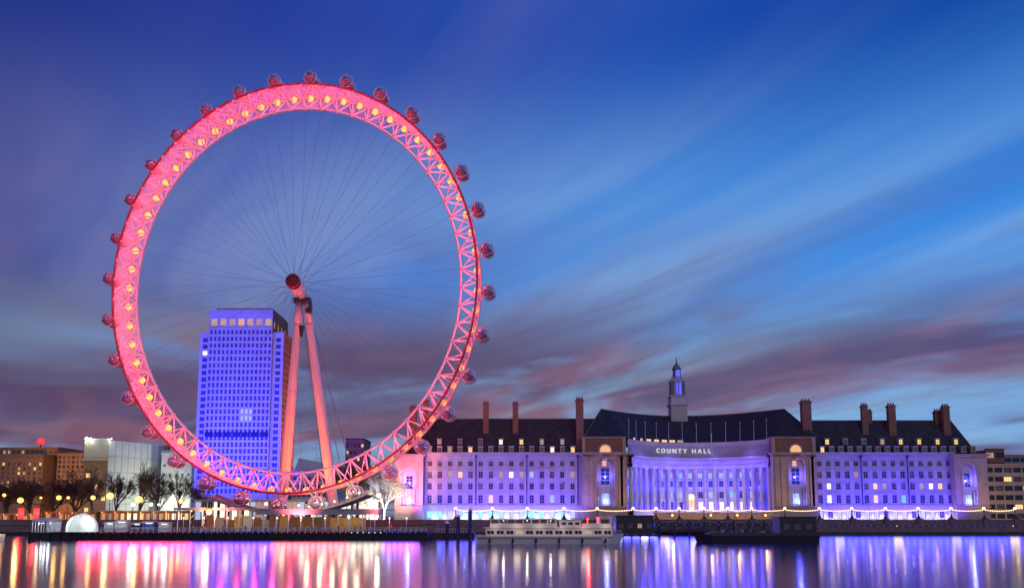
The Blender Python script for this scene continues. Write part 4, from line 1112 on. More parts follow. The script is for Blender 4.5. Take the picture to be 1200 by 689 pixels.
# low amber lights on the promenade before the crescent and red panels on the left
for px, l in ((788, 'amber lantern on the walk below the yellow door'), (833, 'bright amber lantern on the walk right of the yellow door'), (864, 'amber lantern on the walk before the curved colonnade'), (897, 'amber lantern on the walk near the right niche pavilion')):
    Y = 268; x, z = at(px, 603.5, Y); t = thing('lantern', l, 'lantern', (x, Y, GZ))
    b = MB(); b.tube((x, Y, GZ), (x, Y, z - .3), .08, n=6); b.lathe([(.3, -.42), (.34, -.36), (.05, -.3)], (x, Y, z), 8); b.lathe([(.36, .34), (.2, .5), (.04, .62)], (x, Y, z), 8); b.build('post', 'dark_steel', t)
    g = MB(); g.lathe([(.2, -.3), (.32, 0), (.3, .34)], (x, Y, z), 8); g.build('glass', 'sodium_globe', t); lamp('POINT', t, (0, -.6, z - GZ), (1, .5, .12), 520, .4)
for px, l in ((24, 'red glowing upright panel under the yellow street lamp'), (42, 'red glowing upright panel right of the other red one')):
    Y = 266; x = ax(px, Y); z0, z1 = azv(608, Y), azv(595, Y); t = thing('light_panel', l, 'illuminated panel', (x, Y, GZ))
    b = MB(); b.box(x - 1.0, x + 1.0, Y, Y + .3, GZ, z0); b.box(x - 1.05, x + 1.05, Y - .05, Y + .35, z1, z1 + .15); b.build('frame', 'dark_steel', t)
    b = MB(); b.box(x - .95, x + .95, Y + .02, Y + .28, z0, z1); b.build('lit_face', 'red_glow', t); lamp('POINT', t, (0, -1.2, 3), (1, .03, .03), 1500, .5)

# ------------------------------------------------------------------ the boarding pier
YP = 207.0
px_ = lambda p: ax(p, YP)
DZ = 2.0
pier = thing('boarding_pier', 'long dark floating pier under the wheel with white railings', 'pier', (px_(270), YP, 0))
b = MB(); b.box(px_(36), px_(500), YP, YP + 14, -.4, DZ - .25); b.box(px_(36) - .2, px_(500) + .2, YP - .25, YP + 14.2, DZ - .25, DZ)
for k in range(40): x = px_(36) + (px_(500) - px_(36)) * k / 39; b.box(x - .2, x + .2, YP - .35, YP - .002, -.2, DZ - .3)
b.build('pontoon', 'pontoon_black', pier)
rl = MB(); n = 62; xa, xb_ = px_(118), px_(500)
for k in range(n + 1): x = xa + (xb_ - xa) * k / n; rl.box(x - .06, x + .06, YP + .3, YP + .42, DZ, DZ + 1.15)
for z in (.45, .8, 1.15): rl.tube((xa, YP + .36, DZ + z), (xb_, YP + .36, DZ + z), .05, n=5)
rl.build('railing', 'white_steel', pier)
for k in range(58):  # coloured lights added along the pier edge, aimed out to colour the water
    pxe = 100 + 6.8 * k; x = px_(pxe)
    if pxe < 224: cl_n, pw, gm = (1, .02, .08), 270, 'red_glow'
    elif pxe < 318: cl_n, pw, gm = (.14, .05, 1), 90, 'blue_glow'
    elif pxe < 412: cl_n, pw, gm = (1, .20, .24), 55, 'pink_led'
    elif pxe < 452: cl_n, pw, gm = (1, .9, .7), 20, 'white_lens'
    else: cl_n, pw, gm = (.40, .10, 1), 70, 'blue_glow'
    e_ = MB(); e_.lathe([(.05, .1), (.09, .02), (.09, -.1), (.03, -.14)], (x, YP - .36, DZ - .1), 6); o = e_.build('edge_tint_light', gm, pier)
    lamp('SPOT', o, Vector((x, YP - .9, DZ + .3)) - wloc(o), cl_n, pw * 4, 1.3, (x, YP - 60, -14), 150)
# canopy over the boarding platforms
YC = 211
cp = thing('boarding_canopy', 'long flat grey canopy on posts over the boarding platform', 'canopy', (ax(322, YC), YC, DZ))
c_ = MB(); xa, xm, xb_ = ax(203, YC), ax(300, YC), ax(442, YC)
z0, z1 = azv(604.5, YC), azv(597, YC)
c_.box(xm + .004, xb_, YC, YC + 9, z0 + .4, z1); c_.box(xm, xb_ + .3, YC - .3, YC + 9.3, z1 + .003, z1 + .25)
c_.build('roof_slab', 'grey_roof', cp)
c_ = MB(); c_.box(xa, xm, YC, YC + 9, z1 - .1, z1 + .55); c_.build('thin_roof', 'warm_stone', cp)
for k in range(17):
    x = xa + .8 + (xb_ - xa - 1.6) * k / 16
    q = MB(); q.tube((x, YC + 1, DZ), (x, YC + 1, z0 + .39 if x > xm else z1 - .11), .14, n=8); q.tube((x, YC + 1, z0 - .6), (x, YC + 3.5, z0 + .3), .08, n=6); q.build('post', 'white_steel', cp)
c_ = MB(); c_.box(ax(332, YC), ax(381, YC), YC + 6, YC + 6.3, DZ, azv(605.5, YC)); c_.build('timber_wall', 'wood', cp)
c_ = MB(); c_.box(ax(381.5, YC), ax(424, YC), YC + 6, YC + 6.3, DZ, azv(606.5, YC)); c_.build('ochre_wall', 'orange_panel', cp)
for k in range(9):
    c_ = MB(); a = ax(232 + 11 * k, YC); b = ax(242 + 11 * k, YC); c_.box(a, b, YC + 6, YC + 6.3, DZ, azv((604, 606, 609, 605)[k % 4], YC)); c_.build('screen_panel', ('wood', 'orange_panel', 'grey_roof', 'tent', 'wood')[k * 2 % 5], cp)
for k, px in enumerate((218, 230, 262, 285, 306, 328, 352, 378, 396, 412, 428)):
    x = ax(px, YC); l_ = MB(); zl = (z0 + .3 if x > xm else z1 - .2); l_.lathe([(.3, -.18), (.34, 0)], (x, YC + 3.2, zl), 10); o = l_.build('ceiling_light', 'pearl_globe', cp); lamp('POINT', o, Vector((x, YC + 2.6, zl - .7)) - wloc(o), (1, .66, .34) if k < 5 else (1, .74, .5), 130, .8)
x, z = at(245, 599.5, YC - .4)
l_ = MB(); l_.tube((x, YC - .4, z), (x, YC + .2, z + .5), .1, n=6); l_.cur = 1; l_.ball((x, YC - .4, z), .8, 12); o = l_.build('bright_lamp', ['dark_steel', 'sodium_globe'], cp, True); lamp('POINT', o, Vector((x, YC - 1.8, z - .3)) - wloc(o), (1, .75, .4), 900, .8)
# gangway arc: curved boarding deck beneath the rim
gd = thing('boarding_deck', 'dark curved boarding deck hanging close under the bottom of the wheel rim', 'deck', (WX0, WY0, DZ))
q = MB(); ps = []
for k in range(41):
    t = R(-90 - 23 + 46 * k / 40); ps.append((WX0 + WA * 65.7 * math.cos(t), WZ0 + 65.7 * math.sin(t)))
for a, b in zip(ps, ps[1:]):
    for y0, y1, h in ((WY0 - 6, WY0 - 5.4, .7), (WY0 + 5.4, WY0 + 6, .7)):
        q.face((a[0], y0, a[1]), (b[0], y0, b[1]), (b[0], y0, b[1] + h), (a[0], y0, a[1] + h)); q.face((a[0], y1, a[1]), (a[0], y1, a[1] + h), (b[0], y1, b[1] + h), (b[0], y1, b[1])); q.face((a[0], y0, a[1] + h), (b[0], y0, b[1] + h), (b[0], y1, b[1] + h), (a[0], y1, a[1] + h))
    q.face((a[0], WY0 - 6, a[1]), (a[0], WY0 + 6, a[1]), (b[0], WY0 + 6, b[1]), (b[0], WY0 - 6, b[1]))
q.build('deck', 'grey_roof', gd)
for k in (26, 29, 32, 35, 38):
    a = ps[k]; q = MB(); q.tube((a[0], WY0 - 5.7, a[1] + .7), (a[0], WY0 - 5.7, a[1] + 1.3), .05, n=5); q.cur = 1; q.ball((a[0], WY0 - 5.7, a[1] + 1.5), .3, 8); o = q.build('deck_lamp', ['dark_steel', 'pearl_globe'], gd, True)
    lamp('POINT', o, Vector((a[0], WY0 - 6.4, a[1] + 2.4)) - wloc(o), (1, .82, .5), 380, .6)
for k in (4, 10, 16, 24, 30, 36):
    a = ps[k]
    for dy in (-4, 4): q = MB(); q.tube((a[0], WY0 + dy, -1), (a[0], WY0 + dy, a[1]), .35, n=8); q.build('prop', 'dark_steel', gd)
# big red floods on the pier that wash the wheel
for px, pw in ((150, 30000), (245, 30000), (345, 36000), (452, 30000)):
    x = ax(px, YP - .0); flood(x, YP + .9, DZ, (WX0 + (x - WX0) * .9, WY0 - 3, 80), (1, .14, .18), pw, 'red floodlight on the pier edge aimed up at the wheel', 'red floodlights on the pier', 120, .6, 'red_glow')
lx = WX0 + 4
flood(ax(466, 268), 268, GZ, (hx(484), 292, 36), (1, .10, .12), 52000, 'added red floodlight imitating wheel light on the rosy end of the hall', None, 50, .5, 'red_glow')  # added flood, repeats the wheel's red light on the hall corner
flood(ax(352, 250), 250, GZ, (lx, 245, 55), (1, .11, .012), 66000, 'red floodlight on the ground between the wheel legs', None, 100, .8, 'red_glow')
flood(ax(360, 236), 236, DZ, (lx, 252, 36), (1, .11, .012), 36000, 'red floodlight at the pier back aimed up the wheel legs', None, 110, .8, 'red_glow')
for k in range(92):                                 # lights added under the wall ledge to tint the river's reflections
    pxe = 506 + 7.55 * k; x = ax(pxe, QUAY)
    cl_n, pw, gm = ((.06, .06, 1), 560, 'blue_glow') if k % 9 else (((.5, .45, 1), 300, 'blue_glow') if k % 2 else ((1, .75, .5), 260, 'bulb'))
    e_ = MB(); e_.lathe([(.05, .08), (.1, .02), (.1, -.1), (.03, -.14)], (x, QUAY - .5, 3.0), 6); o = e_.build('wall_tint_light', gm, rwo)
    lamp('SPOT', o, Vector((x, QUAY - 1.0, 3.0)) - wloc(o), cl_n, pw, 1.5, (x, QUAY - 60, -14), 150)
# ---- tents and kiosks on the pier
mq = thing('marquee', 'white flat topped marquee at the left end of the pier', 'tent', (px_(54), YP + 4, DZ))
x0, x1 = ax(38, YP + 2), ax(66, YP + 6); zt = azv(607, YP); q = MB()
q.box(x0, x1, YP + 2, YP + 9, zt - .9, zt - .4); xm = (x0 + x1) / 2
q.face((x0, YP + 2, zt - .4), (x1, YP + 2, zt - .4), (xm + 2, YP + 5.5, zt + .2), (xm - 2, YP + 5.5, zt + .2)); q.face((x1, YP + 9, zt - .4), (x0, YP + 9, zt - .4), (xm - 2, YP + 5.5, zt + .2), (xm + 2, YP + 5.5, zt + .2)); q.face((x0, YP + 9, zt - .4), (x0, YP + 2, zt - .4), (xm - 2, YP + 5.5, zt + .2)); q.face((x1, YP + 2, zt - .4), (x1, YP + 9, zt - .4), (xm + 2, YP + 5.5, zt + .2))
q.build('canvas_roof', 'tent', mq)
q = MB(); q.box(x0 + .1, x1 - .1, YP + 8.7, YP + 8.8, DZ, zt - .91); q.build('back_wall', 'tent', mq)
for k in range(6):
    x = x0 + .1 + (x1 - x0 - .2) * k / 5; q = MB(); q.box(x - .09, x + .09, YP + 2.05, YP + 2.2, DZ, zt - .91); q.build('leg', 'white_steel', mq)
for k in range(4):
    x = x0 + (x1 - x0) * (k + .5) / 4; q = MB(); q.ball((x, YP + 4.5, zt - 1.3), .16, 8); o = q.build('hanging_lamp', 'white_globe', mq, True); lamp('POINT', o, Vector((x, YP + 4, zt - 1.7)) - wloc(o), (.8, .9, 1), 130, .3)
dt = thing('dome_tent', 'pale domed tent beside the marquee', 'tent', (ax(97, YP + 6), YP + 6, DZ))
q = MB(); cxm = ax(97, YP + 6); a_ = (ax(114, YP + 6) - ax(80, YP + 6)) / 2
prof = [(a_ * math.cos(k * math.pi / 18), (azv(601.5, YP) - DZ) * (math.sin(k * math.pi / 18) ** .8)) for k in range(9)] + [(.05, azv(601.5, YP) - DZ)]
q.lathe(prof, (cxm, YP + 6, DZ), 20); q.build('canvas', 'tent', dt, True)
q = MB()
for k in range(10):
    t = 2 * math.pi * k / 10; q.path([(cxm + (r_ + .03) * math.cos(t), YP + 6 + (r_ + .03) * math.sin(t), DZ + h_ + .02) for r_, h_ in prof], .07, 4)
q.build('ribs', 'white_steel', dt)
lamp('POINT', dt, (-2.0, -1.5, 2.2), (.8, 1, .9), 480, .5); lamp('POINT', dt, (2.0, -1.5, 2.2), (.8, 1, .9), 480, .5)
for px, w_, h_, mt_, l in ((128, 2.4, 2.5, 'tent', 'white kiosk next to the dome tent'), (142, 2.9, 2.9, 'tent', 'taller white kiosk second from the dome tent'), (160, 2.2, 2.3, 'coat_dark', 'dark kiosk between white ones'), (174, 3.0, 2.6, 'coat_blue', 'blue grey kiosk with a white counter'), (192, 2.4, 2.4, 'tent', 'white kiosk nearest the canopy')):
    Y = YP + 5; x = ax(px, Y); t = thing('kiosk', l, 'kiosk', (x, Y, DZ))
    q = MB(); q.box(x - w_/2, x + w_/2, Y + .6, Y + 2.6, DZ, DZ + h_); q.box(x - w_/2, x + w_/2, Y, Y + .6, DZ, DZ + .95); q.box(x - w_/2, x - w_/2 + .12, Y, Y + .6, DZ + .95, DZ + h_); q.box(x + w_/2 - .12, x + w_/2, Y, Y + .6, DZ + .95, DZ + h_); q.build('booth', mt_, t)
    q = MB(); q.face((x - w_/2 - .2, Y - .7, DZ + h_ - .3), (x + w_/2 + .2, Y - .7, DZ + h_ - .3), (x + w_/2 + .2, Y + .7, DZ + h_ + .15), (x - w_/2 - .2, Y + .7, DZ + h_ + .15)); q.box(x - w_/2 - .2, x + w_/2 + .2, Y + .7, Y + 2.8, DZ + h_ + .003, DZ + h_ + .15); q.build('awning', 'tent', t)
    q = MB(); q.box(x - w_/2 - .1, x + w_/2 + .1, Y - .3, Y - .003, DZ + .95, DZ + 1.05); q.build('counter', 'white_steel', t)
    q = MB(); q.box(x - w_ * .3, x + w_ * .3, Y + .5, Y + .58, DZ + h_ - .45, DZ + h_ - .3); q.build('strip_light', 'white_globe', t)
    lamp('POINT', t, (0, -1.4, 2.0), (.85, .92, 1), 80, .8)

# ------------------------------------------------------------------ people waiting on the pier
def person_mesh(seed, coat):
    r = random.Random(seed)
    V = [(0, 0, .93), (0, 0, 1.15), (0, 0, 1.36), (0, -.01, 1.5), (0, -.02, 1.60), (0, -.02, 1.72)]
    rad = [.15, .15, .17, .065, .10, .085]
    E = [(0, 1), (1, 2), (2, 3), (3, 4), (4, 5)]
    for s in (-1, 1):
        k = len(V); st = r.uniform(-.1, .1) * s
        V += [(s * .10, 0, .88), (s * .11, st * .6, .48), (s * .11, st, .08), (s * .12, st - .16, .04)]; rad += [.105, .072, .05, .045]; E += [(0, k), (k, k+1), (k+1, k+2), (k+2, k+3)]
        k = len(V); sw = r.uniform(-.16, .05)
        V += [(s * .20, 0, 1.38), (s * .26, sw * .3, 1.12), (s * .25, sw - .08, .88), (s * .25, sw - .11, .78)]; rad += [.075, .058, .045, .04]; E += [(2, k), (k, k+1), (k+1, k+2), (k+2, k+3)]
    me = bpy.data.meshes.new('person'); me.from_pydata(V, E, [])
    o = bpy.data.objects.new('person', me); C.objects.link(o)
    md = o.modifiers.new('skin', 'SKIN'); 
    if not me.skin_vertices: 
        bpy.context.view_layer.objects.active = o
    sv = me.skin_vertices[0].data if me.skin_vertices else None
    if sv is None: raise RuntimeError('no skin layer')
    for i, q in enumerate(sv): q.radius = (rad[i], rad[i] * (.75 if i in (0, 1, 2) else 1)); q.use_root = (i == 0)
    o.modifiers.new('smooth', 'SUBSURF').levels = 1
    bpy.context.view_layer.update()
    ev = o.evaluated_get(bpy.context.evaluated_depsgraph_get()); m2 = bpy.data.meshes.new_from_object(ev); bpy.data.objects.remove(o)
    m2.materials.clear()
    for k in (coat, 'coat_dark', 'skin', 'bark'): m2.materials.append(M[k])
    for p in m2.polygons:
        c = p.center; p.use_smooth = True
        p.material_index = 3 if (c.z > 1.72 or (c.z > 1.56 and c.y > .02)) else 2 if c.z > 1.47 or (abs(c.x) > .2 and c.z < .86) else 1 if c.z < .9 else 0
    return m2
pm = [person_mesh(3 + k, c) for k, c in enumerate(('coat_pale', 'coat_dark', 'coat_red', 'coat_blue', 'coat_pale'))]
COAT = ('pale', 'dark', 'red', 'blue', 'pale')
r = random.Random(4)
for k in range(60):
    px = 206 + 270 * (k + r.uniform(.1, .9)) / 60; y = YP + r.uniform(1.3, 3.6); i = r.choice((0, 0, 1, 2, 3, 4, 4))
    o = bpy.data.objects.new('person', pm[i]); C.objects.link(o); o.location = (ax(px, YP), y, DZ); o.rotation_euler = (0, 0, r.uniform(0, 6.28)); s = r.uniform(.93, 1.06); o.scale = (s, s, s)
    tag(o, 'person in a %s coat standing in the crowd behind the pier railing' % COAT[i], 'person', 'people in %s coats on the pier' % COAT[i])
PL = ((214, 'slim white pier lamp nearest the kiosks'), (238, 'slim white pier lamp left of the bright canopy lamp'), (266, 'slim white pier lamp right of the bright canopy lamp'), (296, 'slim white pier lamp where the thin and thick canopies meet'), (324, 'slim white pier lamp before the left wheel leg'), (352, 'slim white pier lamp between the wheel legs'), (380, 'slim white pier lamp before the right wheel leg'), (408, 'slim white pier lamp before the ochre wall'), (434, 'slim white pier lamp under the right canopy end'), (456, 'slim white pier lamp before the floodlit tree'), (476, 'slim white pier lamp nearest the pier end'))
for px, l in PL:
    x = ax(px, YP); z = DZ + 3.6; Y = YP + .7; t = thing('pier_lamp', l, 'lamp', (x, Y, DZ), 'slim lamps along the pier')
    q = MB(); q.tube((x, Y, DZ), (x, Y, z - .2), .06, n=6); q.build('post', 'white_steel', t); q = MB(); q.ball((x, Y, z), .22, 8); q.build('globe', 'pearl_globe', t, True); lamp('POINT', t, (.1, -.5, 3.5), (.95, .93, 1), 34, .8)

# ------------------------------------------------------------------ jetty, hut and piles before the hall
hu_ = thing('floating_hut', 'dark flat roofed hut on a floating raft behind the boat bow', 'hut', (ax(744, 248), 248, 0))
jt = thing('jetty', 'dark low timber jetty on piles before the curved colonnade', 'jetty', (ax(840, 252), 252, 0))
q = MB(); q.box(ax(767, 252), ax(918, 252), 250.5, 258, azv(616.5, 252), azv(612, 252)); q.build('deck', 'black_hull', jt)
for k in range(9):
    x = ax(772 + 17.5 * k, 252); q = MB(); q.tube((x, 251.5, -2), (x, 251.5, 4.6), .35, n=8); q.build('pile', 'black_hull', jt)
tw_ = MB(); tw_.box(ax(767, 273), ax(914, 273), 273, 274, GZ, azv(601, 273)); tw_.box(ax(766, 273), ax(915, 273), 272.7, 274.2, azv(601, 273) + .003, azv(600, 273))
for k in range(24): x = ax(769, 273) + (ax(912, 273) - ax(769, 273)) * k / 23; tw_.box(x - .25, x + .25, 272.8, 272.997, GZ, azv(601, 273) - .01)
tag(tw_.build('light_catch_wall', 'warm_stone'), 'low stone wall added to catch amber light below the curved colonnade', 'wall')  # wall added so the lantern light shows as an amber band
for k in range(20):  # blue lamps added on jetty and raft to deepen reflections in the river
    x = ax(722 + 10 * k, 250); Y = 250.3 if k > 4 else 245.8; z = 3.5 if k > 4 else .6
    e_ = MB(); e_.lathe([(.05, .1), (.1, .02), (.1, -.1), (.03, -.14)], (x, Y, z), 6); o = e_.build('edge_tint_lamp', 'blue_glow', jt if k > 4 else hu_)
    lamp('SPOT', o, Vector((x, Y - .9, z + .1)) - wloc(o), ((.08, .08, 1), (.30, .28, 1))[k % 3 == 0], 420, 1.2, (x, Y - 60, -14), 150)
q = MB()
for k in range(26): x = ax(767, 252) + (ax(918, 252) - ax(767, 252)) * k / 25; q.tube((x, 250.7, 4.1), (x, 250.7, 5.1), .05, n=5)
q.tube((ax(767, 252), 250.7, 5.1), (ax(918, 252), 250.7, 5.1), .05, n=5); q.build('railing', 'dark_steel', jt)
q = MB(); q.box(ax(718, 248), ax(769, 248), 246, 256, -.3, .8); q.build('raft', 'black_hull', hu_)
q = MB(); x0, x1 = ax(722, 248), ax(766, 248); zt = azv(603.5, 248); q.box(x0, x1, 248, 255, .8, zt - .3); q.build('wall', 'black_hull', hu_)
q = MB(); q.box(x0 - .4, x1 + .4, 247.6, 255.4, zt - .298, zt); q.build('roof', 'dark_steel', hu_)
for k in range(4): place_window('grey_pane' if k != 2 else 'dim_window', hu_, (x0 + (x1 - x0) * (k + .5) / 4, 247.72, 2.4), name='hut_window', w=1.5, h=1.5, frame='granite', depth=.25)
for px, py, l in ((551, 597, 'tall blue mooring pile near the stern of the cream boat'), (537, 604, 'shorter blue mooring pile left of the tall one'), (524, 612, 'low dark mooring pile nearest the pier end')):
    x, z = at(px, py, 222); t = thing('mooring_pile', l, 'pile', (x, 222, 0)); q = MB(); q.tube((x, 222, -2), (x, 222, z), .55, .5, 12); q.build('shaft', 'banner_blue' if px > 530 else 'black_hull', t); q = MB(); q.lathe([(.6, -.3), (.6, 0), (.1, .5)], (x, 222, z), 12); q.build('cap', 'white_steel', t)
# low dark work raft between pier and boat
wr = thing('work_raft', 'low dark work raft with a small shed between pier and boat', 'raft', (ax(520, 226), 226, 0))
q = MB(); q.box(ax(482, 226), ax(556, 226), 224, 234, -.3, 1.5); q.build('raft', 'black_hull', wr)
q = MB(); q.box(ax(486, 226), ax(510, 226), 226, 232, 1.5, 4.0); q.box(ax(485, 226), ax(511, 226), 225.6, 232.4, 4.003, 4.25); q.build('shed', 'granite', wr)
q = MB(); 
for k in range(14): x = ax(512 + 3.2 * k, 226); q.tube((x, 224.4, 1.5), (x, 224.4, 2.6), .05, n=5)
q.tube((ax(512, 226), 224.4, 2.6), (ax(554, 226), 224.4, 2.6), .05, n=5); q.build('railing', 'white_steel', wr)

# ------------------------------------------------------------------ boats
def hull(mb, x0, x1, yc, beam, z0, sheer, bow, stern=.9, n=24):
    """Closed hull: x0 stern, x1 bow; sheer(t) deck height; bow: share of the length that narrows."""
    rows = []
    for k in range(n + 1):
        t = k / n; x = x0 + (x1 - x0) * t
        w = beam / 2 * (stern + (1 - stern) * min(1, t / .12)); 
        if t > 1 - bow: w *= max(.02, 1 - ((t - (1 - bow)) / bow) ** 2.2)
        zd = sheer(t); rake = (x1 - x0) * .035 * max(0, (t - .8) / .2)
        rows.append(mb.pts((x - rake, yc - w * .82, z0), (x, yc - w, zd), (x, yc + w, zd), (x - rake, yc + w * .82, z0)))
    for a, b in zip(rows, rows[1:]):
        for q in range(4): mb.f.append((a + q, a + (q + 1) % 4, b + (q + 1) % 4, b + q)); mb.m.append(mb.cur)
    mb.f.append(tuple(rows[0] + q for q in (3, 2, 1, 0))); mb.m.append(mb.cur)
    mb.f.append(tuple(rows[-1] + q for q in range(4))); mb.m.append(mb.cur)
BYY = 176.0
bx = lambda p: ax(p, BYY)
bz = lambda p: azv(p, BYY)
boat = thing('river_boat', 'cream two deck river cruise boat moored with its bow to the right', 'boat', (bx(645), BYY + 3, 0))
q = MB(); hull(q, bx(558), bx(733), BYY + 3, 6.4, -.5, lambda t: 1.75 + .5 * max(0, (t - .72) / .28) ** 1.6 + .25 * max(0, (.1 - t) / .1), .24); ho = q.build('hull', 'cream_paint', boat)
q = MB(); q.tube((bx(559), BYY - .16, 1.35), (bx(706), BYY - .16, 1.35), .09, n=6); q.build('rubbing_strake', 'wood', ho)
q = MB(); q.cur = 0; x0, x1 = bx(569), bx(718); y0, y1 = BYY + .5, BYY + 5.6; zc0, zc1 = 1.6, bz(618.5)
NW = 13; cs = [x0 + (x1 - x0) * (k + .5) / NW for k in range(NW)]; us, hu = grid(x0, x1, cs, 1.65)
F = lambda u, v, d: (u, y0 + d, v)
facade(q, F, us, [zc0, bz(626), bz(621.2), zc1], {(i, 1) for i in hu}, .12)
q.face((x0, y0, zc0), (x0, y0, zc1), (x0, y1, zc1), (x0, y1, zc0)); q.face((x1, y0, zc0), (x1, y1, zc0), (x1, y1, zc1), (x1, y0, zc1)); q.face((x0, y1, zc0), (x0, y1, zc1), (x1, y1, zc1), (x1, y1, zc0))
q.box(x0 - .4, x1 + .5, y0 - .35, y1 + .35, zc1 + .003, zc1 + .18)
cab = q.build('lower_cabin', 'cream_paint', boat)
for k, c in enumerate(cs): place_window('dim_window' if k in (3, 10) else 'pane', cab, (c, y0, bz(626)), name='cabin_window', w=1.65, h=bz(621.2) - bz(626), frame='cream_paint', bars=(1, 0), depth=.12, fw=.07)
zd = zc1 + .18
q = MB(); xa, xb_ = bx(574), bx(653)
zc = bz(608.5)
q.box(xa, xb_, y0, y1, zc, zc + .2); q.build('deck_canopy', 'cream_paint', boat)
for k in range(9):
    x = xa + .15 + (xb_ - xa - .3) * k / 8; 
    for u in (y0 + .05, y1 - .15): s = MB(); s.box(x - .06, x + .06, u, u + .1, zd, zc - .002); s.build('canopy_post', 'white_steel', boat)
for u in (y0, y1 - .06): q = MB(); q.box(xa, xb_, u, u + .06, zd, zd + .85); q.build('bulwark', 'cream_paint', boat)
for k in range(10):
    x = xa + 1 + (xb_ - xa - 2) * k / 9; s = MB(); s.box(x - .25, x + .25, y0 + .7, y1 - .7, zd + .35, zd + .45); s.box(x - .3, x - .22, y0 + .7, y1 - .7, zd + .45, zd + 1.05); s.box(x - .05, x + .05, y0 + 1.2, y0 + 1.3, zd, zd + .35); s.box(x - .05, x + .05, y1 - 1.3, y1 - 1.2, zd, zd + .35); s.build('bench', 'wood', boat)
q = MB(); xw0, xw1 = bx(657), bx(681); zw = bz(612.0); F = lambda u, v, d: (u, y0 + .5 + d, v)
cs = [xw0 + (xw1 - xw0) * (k + .5) / 3 for k in range(3)]; us, hu = grid(xw0, xw1, cs, 1.1)
facade(q, F, us, [zd, zd + .45, zd + 1.15, zw + .35], {(i, 1) for i in hu}, .1)
q.face((xw0, y0 + .5, zd), (xw0, y0 + .5, zw + .35), (xw0, y1 - .5, zw + .35), (xw0, y1 - .5, zd)); q.face((xw1, y0 + .5, zd), (xw1, y1 - .5, zd), (xw1, y1 - .5, zw + .35), (xw1, y0 + .5, zw + .35)); q.face((xw0, y1 - .5, zd), (xw0, y1 - .5, zw + .35), (xw1, y1 - .5, zw + .35), (xw1, y1 - .5, zd)); q.box(xw0 - .3, xw1 + .3, y0 + .3, y1 - .3, zw + .353, zw + .5)
wh = q.build('wheelhouse', 'cream_paint', boat)
for c in cs: place_window('pane', wh, (c, y0 + .5, zd + .45), name='wheelhouse_window', w=1.1, h=.7, frame='cream_paint', bars=(0, 0), depth=.1, fw=.06)
q = MB(); xs0, xs1 = bx(684), bx(718); q.box(xs0, xs1, y0, y0 + .06, zd, zd + .8); q.box(xs0, xs1, y1 - .06, y1, zd, zd + .8); q.box(bx(702), bx(704), y0 + .06, y1 - .06, zd, bz(606)); q.box(bx(701), xs1, y0, y1, bz(606), bz(606) + .15); q.box(xs1 - .15, xs1, y0, y1, zd, bz(606) - .003); q.build('forward_shelter', 'cream_paint', boat)
q = MB(); x = bx(690); q.tube((x, BYY + 3, zd), (x, BYY + 3, bz(607)), .07, n=6); q.tube((bx(668), BYY + 3, zw + .5), (bx(668), BYY + 3, zw + 2.6), .06, n=6); q.build('mast', 'white_steel', boat)
q = MB(); q.ball((x, BYY + 2.6, bz(608)), .30, 10); q.build('red_lamp', 'red_glow', boat, True); lamp('POINT', boat, Vector((x, BYY + 1.9, bz(608))) - wloc(boat), (1, .04, .03), 900, .2)
q = MB(); xr0, xr1 = bx(719), bx(730)
for k in range(6): xx = xr0 + (xr1 - xr0) * k / 5; q.tube((xx, BYY + .6 + 2.0 * (k / 5) ** 2, 1.9), (xx, BYY + .6 + 2.0 * (k / 5) ** 2, 3.0), .04, n=5)
q.path([(xr0 + (xr1 - xr0) * k / 5, BYY + .6 + 2.0 * (k / 5) ** 2, 3.0) for k in range(6)], .04, 5); q.build('bow_rail', 'white_steel', boat)
for k in range(3): x = bx(590 + 28 * k); s = MB(); s.ball((x, BYY + 3, zc - .25), .12, 8); o = s.build('deck_light', 'pearl_globe', boat, True); lamp('POINT', o, Vector((x, BYY + 3, zc - .6)) - wloc(o), (1, .85, .65), 110, .15)

for k in range(6):
    x = bx(580 + 26 * k); o_ = MB(); o_.tube((x, y0 - .35, zc1 + .1), (x, y0 - .8, zc1 + .3), .03, n=5); o_.ball((x, y0 - .85, zc1 + .22), .08, 6); o = o_.build('added_side_light', 'cream_paint', boat); lamp('POINT', o, Vector((x, y0 - 1.6, zc1 + .35)) - wloc(o), (1, .76, .58), 55, .8)  # bracket lamps added to brighten the boat's near side
for k in range(6):
    x = bx(574 + 27 * k); q = MB(); q.lathe([(.05, .55), (.2, .45), (.24, 0), (.2, -.45), (.05, -.55)], (x, BYY - .45, .75), 10); q.tube((x, BYY - .42, 1.3), (x, BYY - .1, 1.9), .03, n=4); q.build('fender', 'coat_dark', boat)
GY = 186.0
gx = lambda p: ax(p, GY)
bg_ = thing('barge', 'long low black barge with a square deckhouse at its right end', 'barge', (gx(886), GY + 3, 0))
q = MB(); hull(q, gx(959), gx(815), GY + 3, 7, -.5, lambda t: 1.6 + .55 * max(0, (t - .85) / .15), .14, 1.0); q.build('hull', 'black_hull', bg_)
q = MB(); q.box(gx(832), gx(910), GY + .6, GY + 5.4, 1.55, 2.05); q.box(gx(834), gx(908), GY + 1.0, GY + 5, 2.05, 2.3); q.build('hatch_cover', 'dark_steel', bg_)
x0, x1 = gx(914), gx(957); zt = azv(605, GY)
F = lambda u, v, d: (u, GY + .4 + d, v)
cs = [x0 + (x1 - x0) * f_ for f_ in (.2, .5, .8)]; us, hu = grid(x0, x1, cs, 1.5); q = MB()
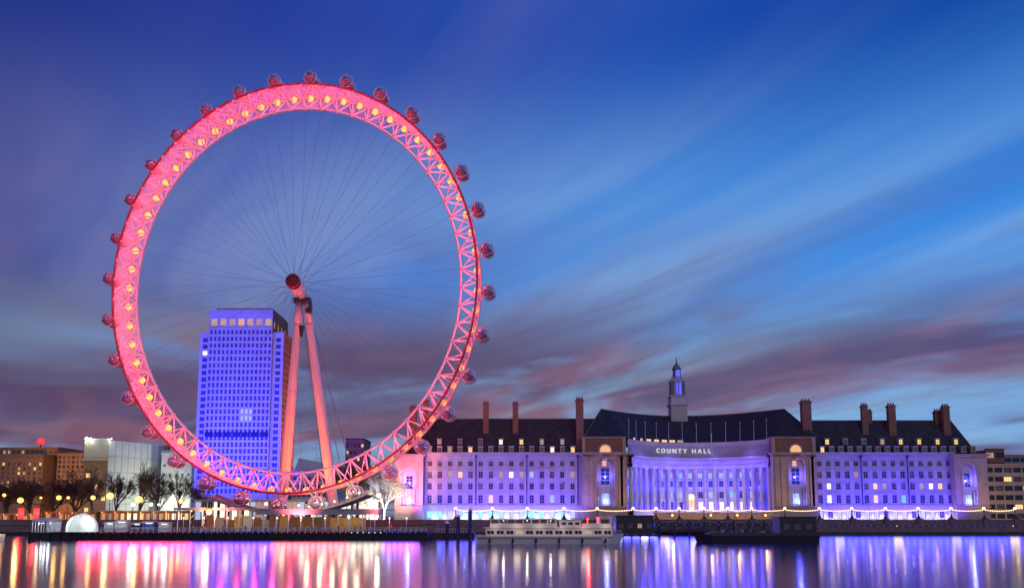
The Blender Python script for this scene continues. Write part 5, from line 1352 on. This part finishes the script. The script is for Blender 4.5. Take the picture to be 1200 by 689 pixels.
facade(q, F, us, [1.55, 3.0, 4.4, zt - .2], {(i, 1) for i in hu}, .15)
q.face((x0, GY + .4, 1.55), (x0, GY + .4, zt - .2), (x0, GY + 5.6, zt - .2), (x0, GY + 5.6, 1.55)); q.face((x1, GY + .4, 1.55), (x1, GY + 5.6, 1.55), (x1, GY + 5.6, zt - .2), (x1, GY + .4, zt - .2)); q.face((x0, GY + 5.6, 1.55), (x0, GY + 5.6, zt - .2), (x1, GY + 5.6, zt - .2), (x1, GY + 5.6, 1.55)); q.box(x0 - .25, x1 + .25, GY + .1, GY + 5.9, zt - .198, zt)
dh = q.build('deckhouse', 'black_hull', bg_)
for k, c in enumerate(cs): place_window('grey_pane', dh, (c, GY + .4, 3.0), name='deckhouse_window', w=1.5, h=1.4, frame='granite', bars=(1, 0), depth=.15, fw=.08)
r = random.Random(9)
for k in range(12):
    x = gx(836 + 6 * k + r.uniform(-1.5, 1.5)); s = MB(); h_ = r.uniform(.35, .8); y = GY + r.uniform(1.2, 3)
    if k % 3: s.box(x - r.uniform(.3, .6), x + r.uniform(.3, .6), y, y + .9, 2.3, 2.3 + h_)
    else: s.lathe([(.4, 0), (.44, .1), (.44, h_), (.38, h_ + .05)], (x, y + .4, 2.3), 12)
    o = s.build('crate' if k % 3 else 'drum', ('granite', 'wood', 'grey_roof', 'banner_blue')[k % 4])
    tag(o, ('small ' + ('grey', 'timber', 'pale', 'blue')[k % 4] + (' crate' if k % 3 else ' drum') + ' lying on the barge hatch'), 'crate' if k % 3 else 'drum', 'cargo on the barge hatch')
sb_ = thing('launch', 'small pale launch cut by the left edge of the picture', 'boat', (ax(-3, 200), 200, 0))
q = MB(); hull(q, ax(-30, 200), ax(8, 200), 200, 2.6, -.3, lambda t: 1.3 + .4 * t, .4); q.build('hull', 'cream_paint', sb_)
q = MB(); q.box(ax(-24, 200), ax(-4, 200), 199.2, 200.8, 1.3, 2.9); q.build('cabin', 'tent', sb_); lamp('POINT', sb_, (1.6, -1.8, 2.6), (1, .8, .5), 160, .2)
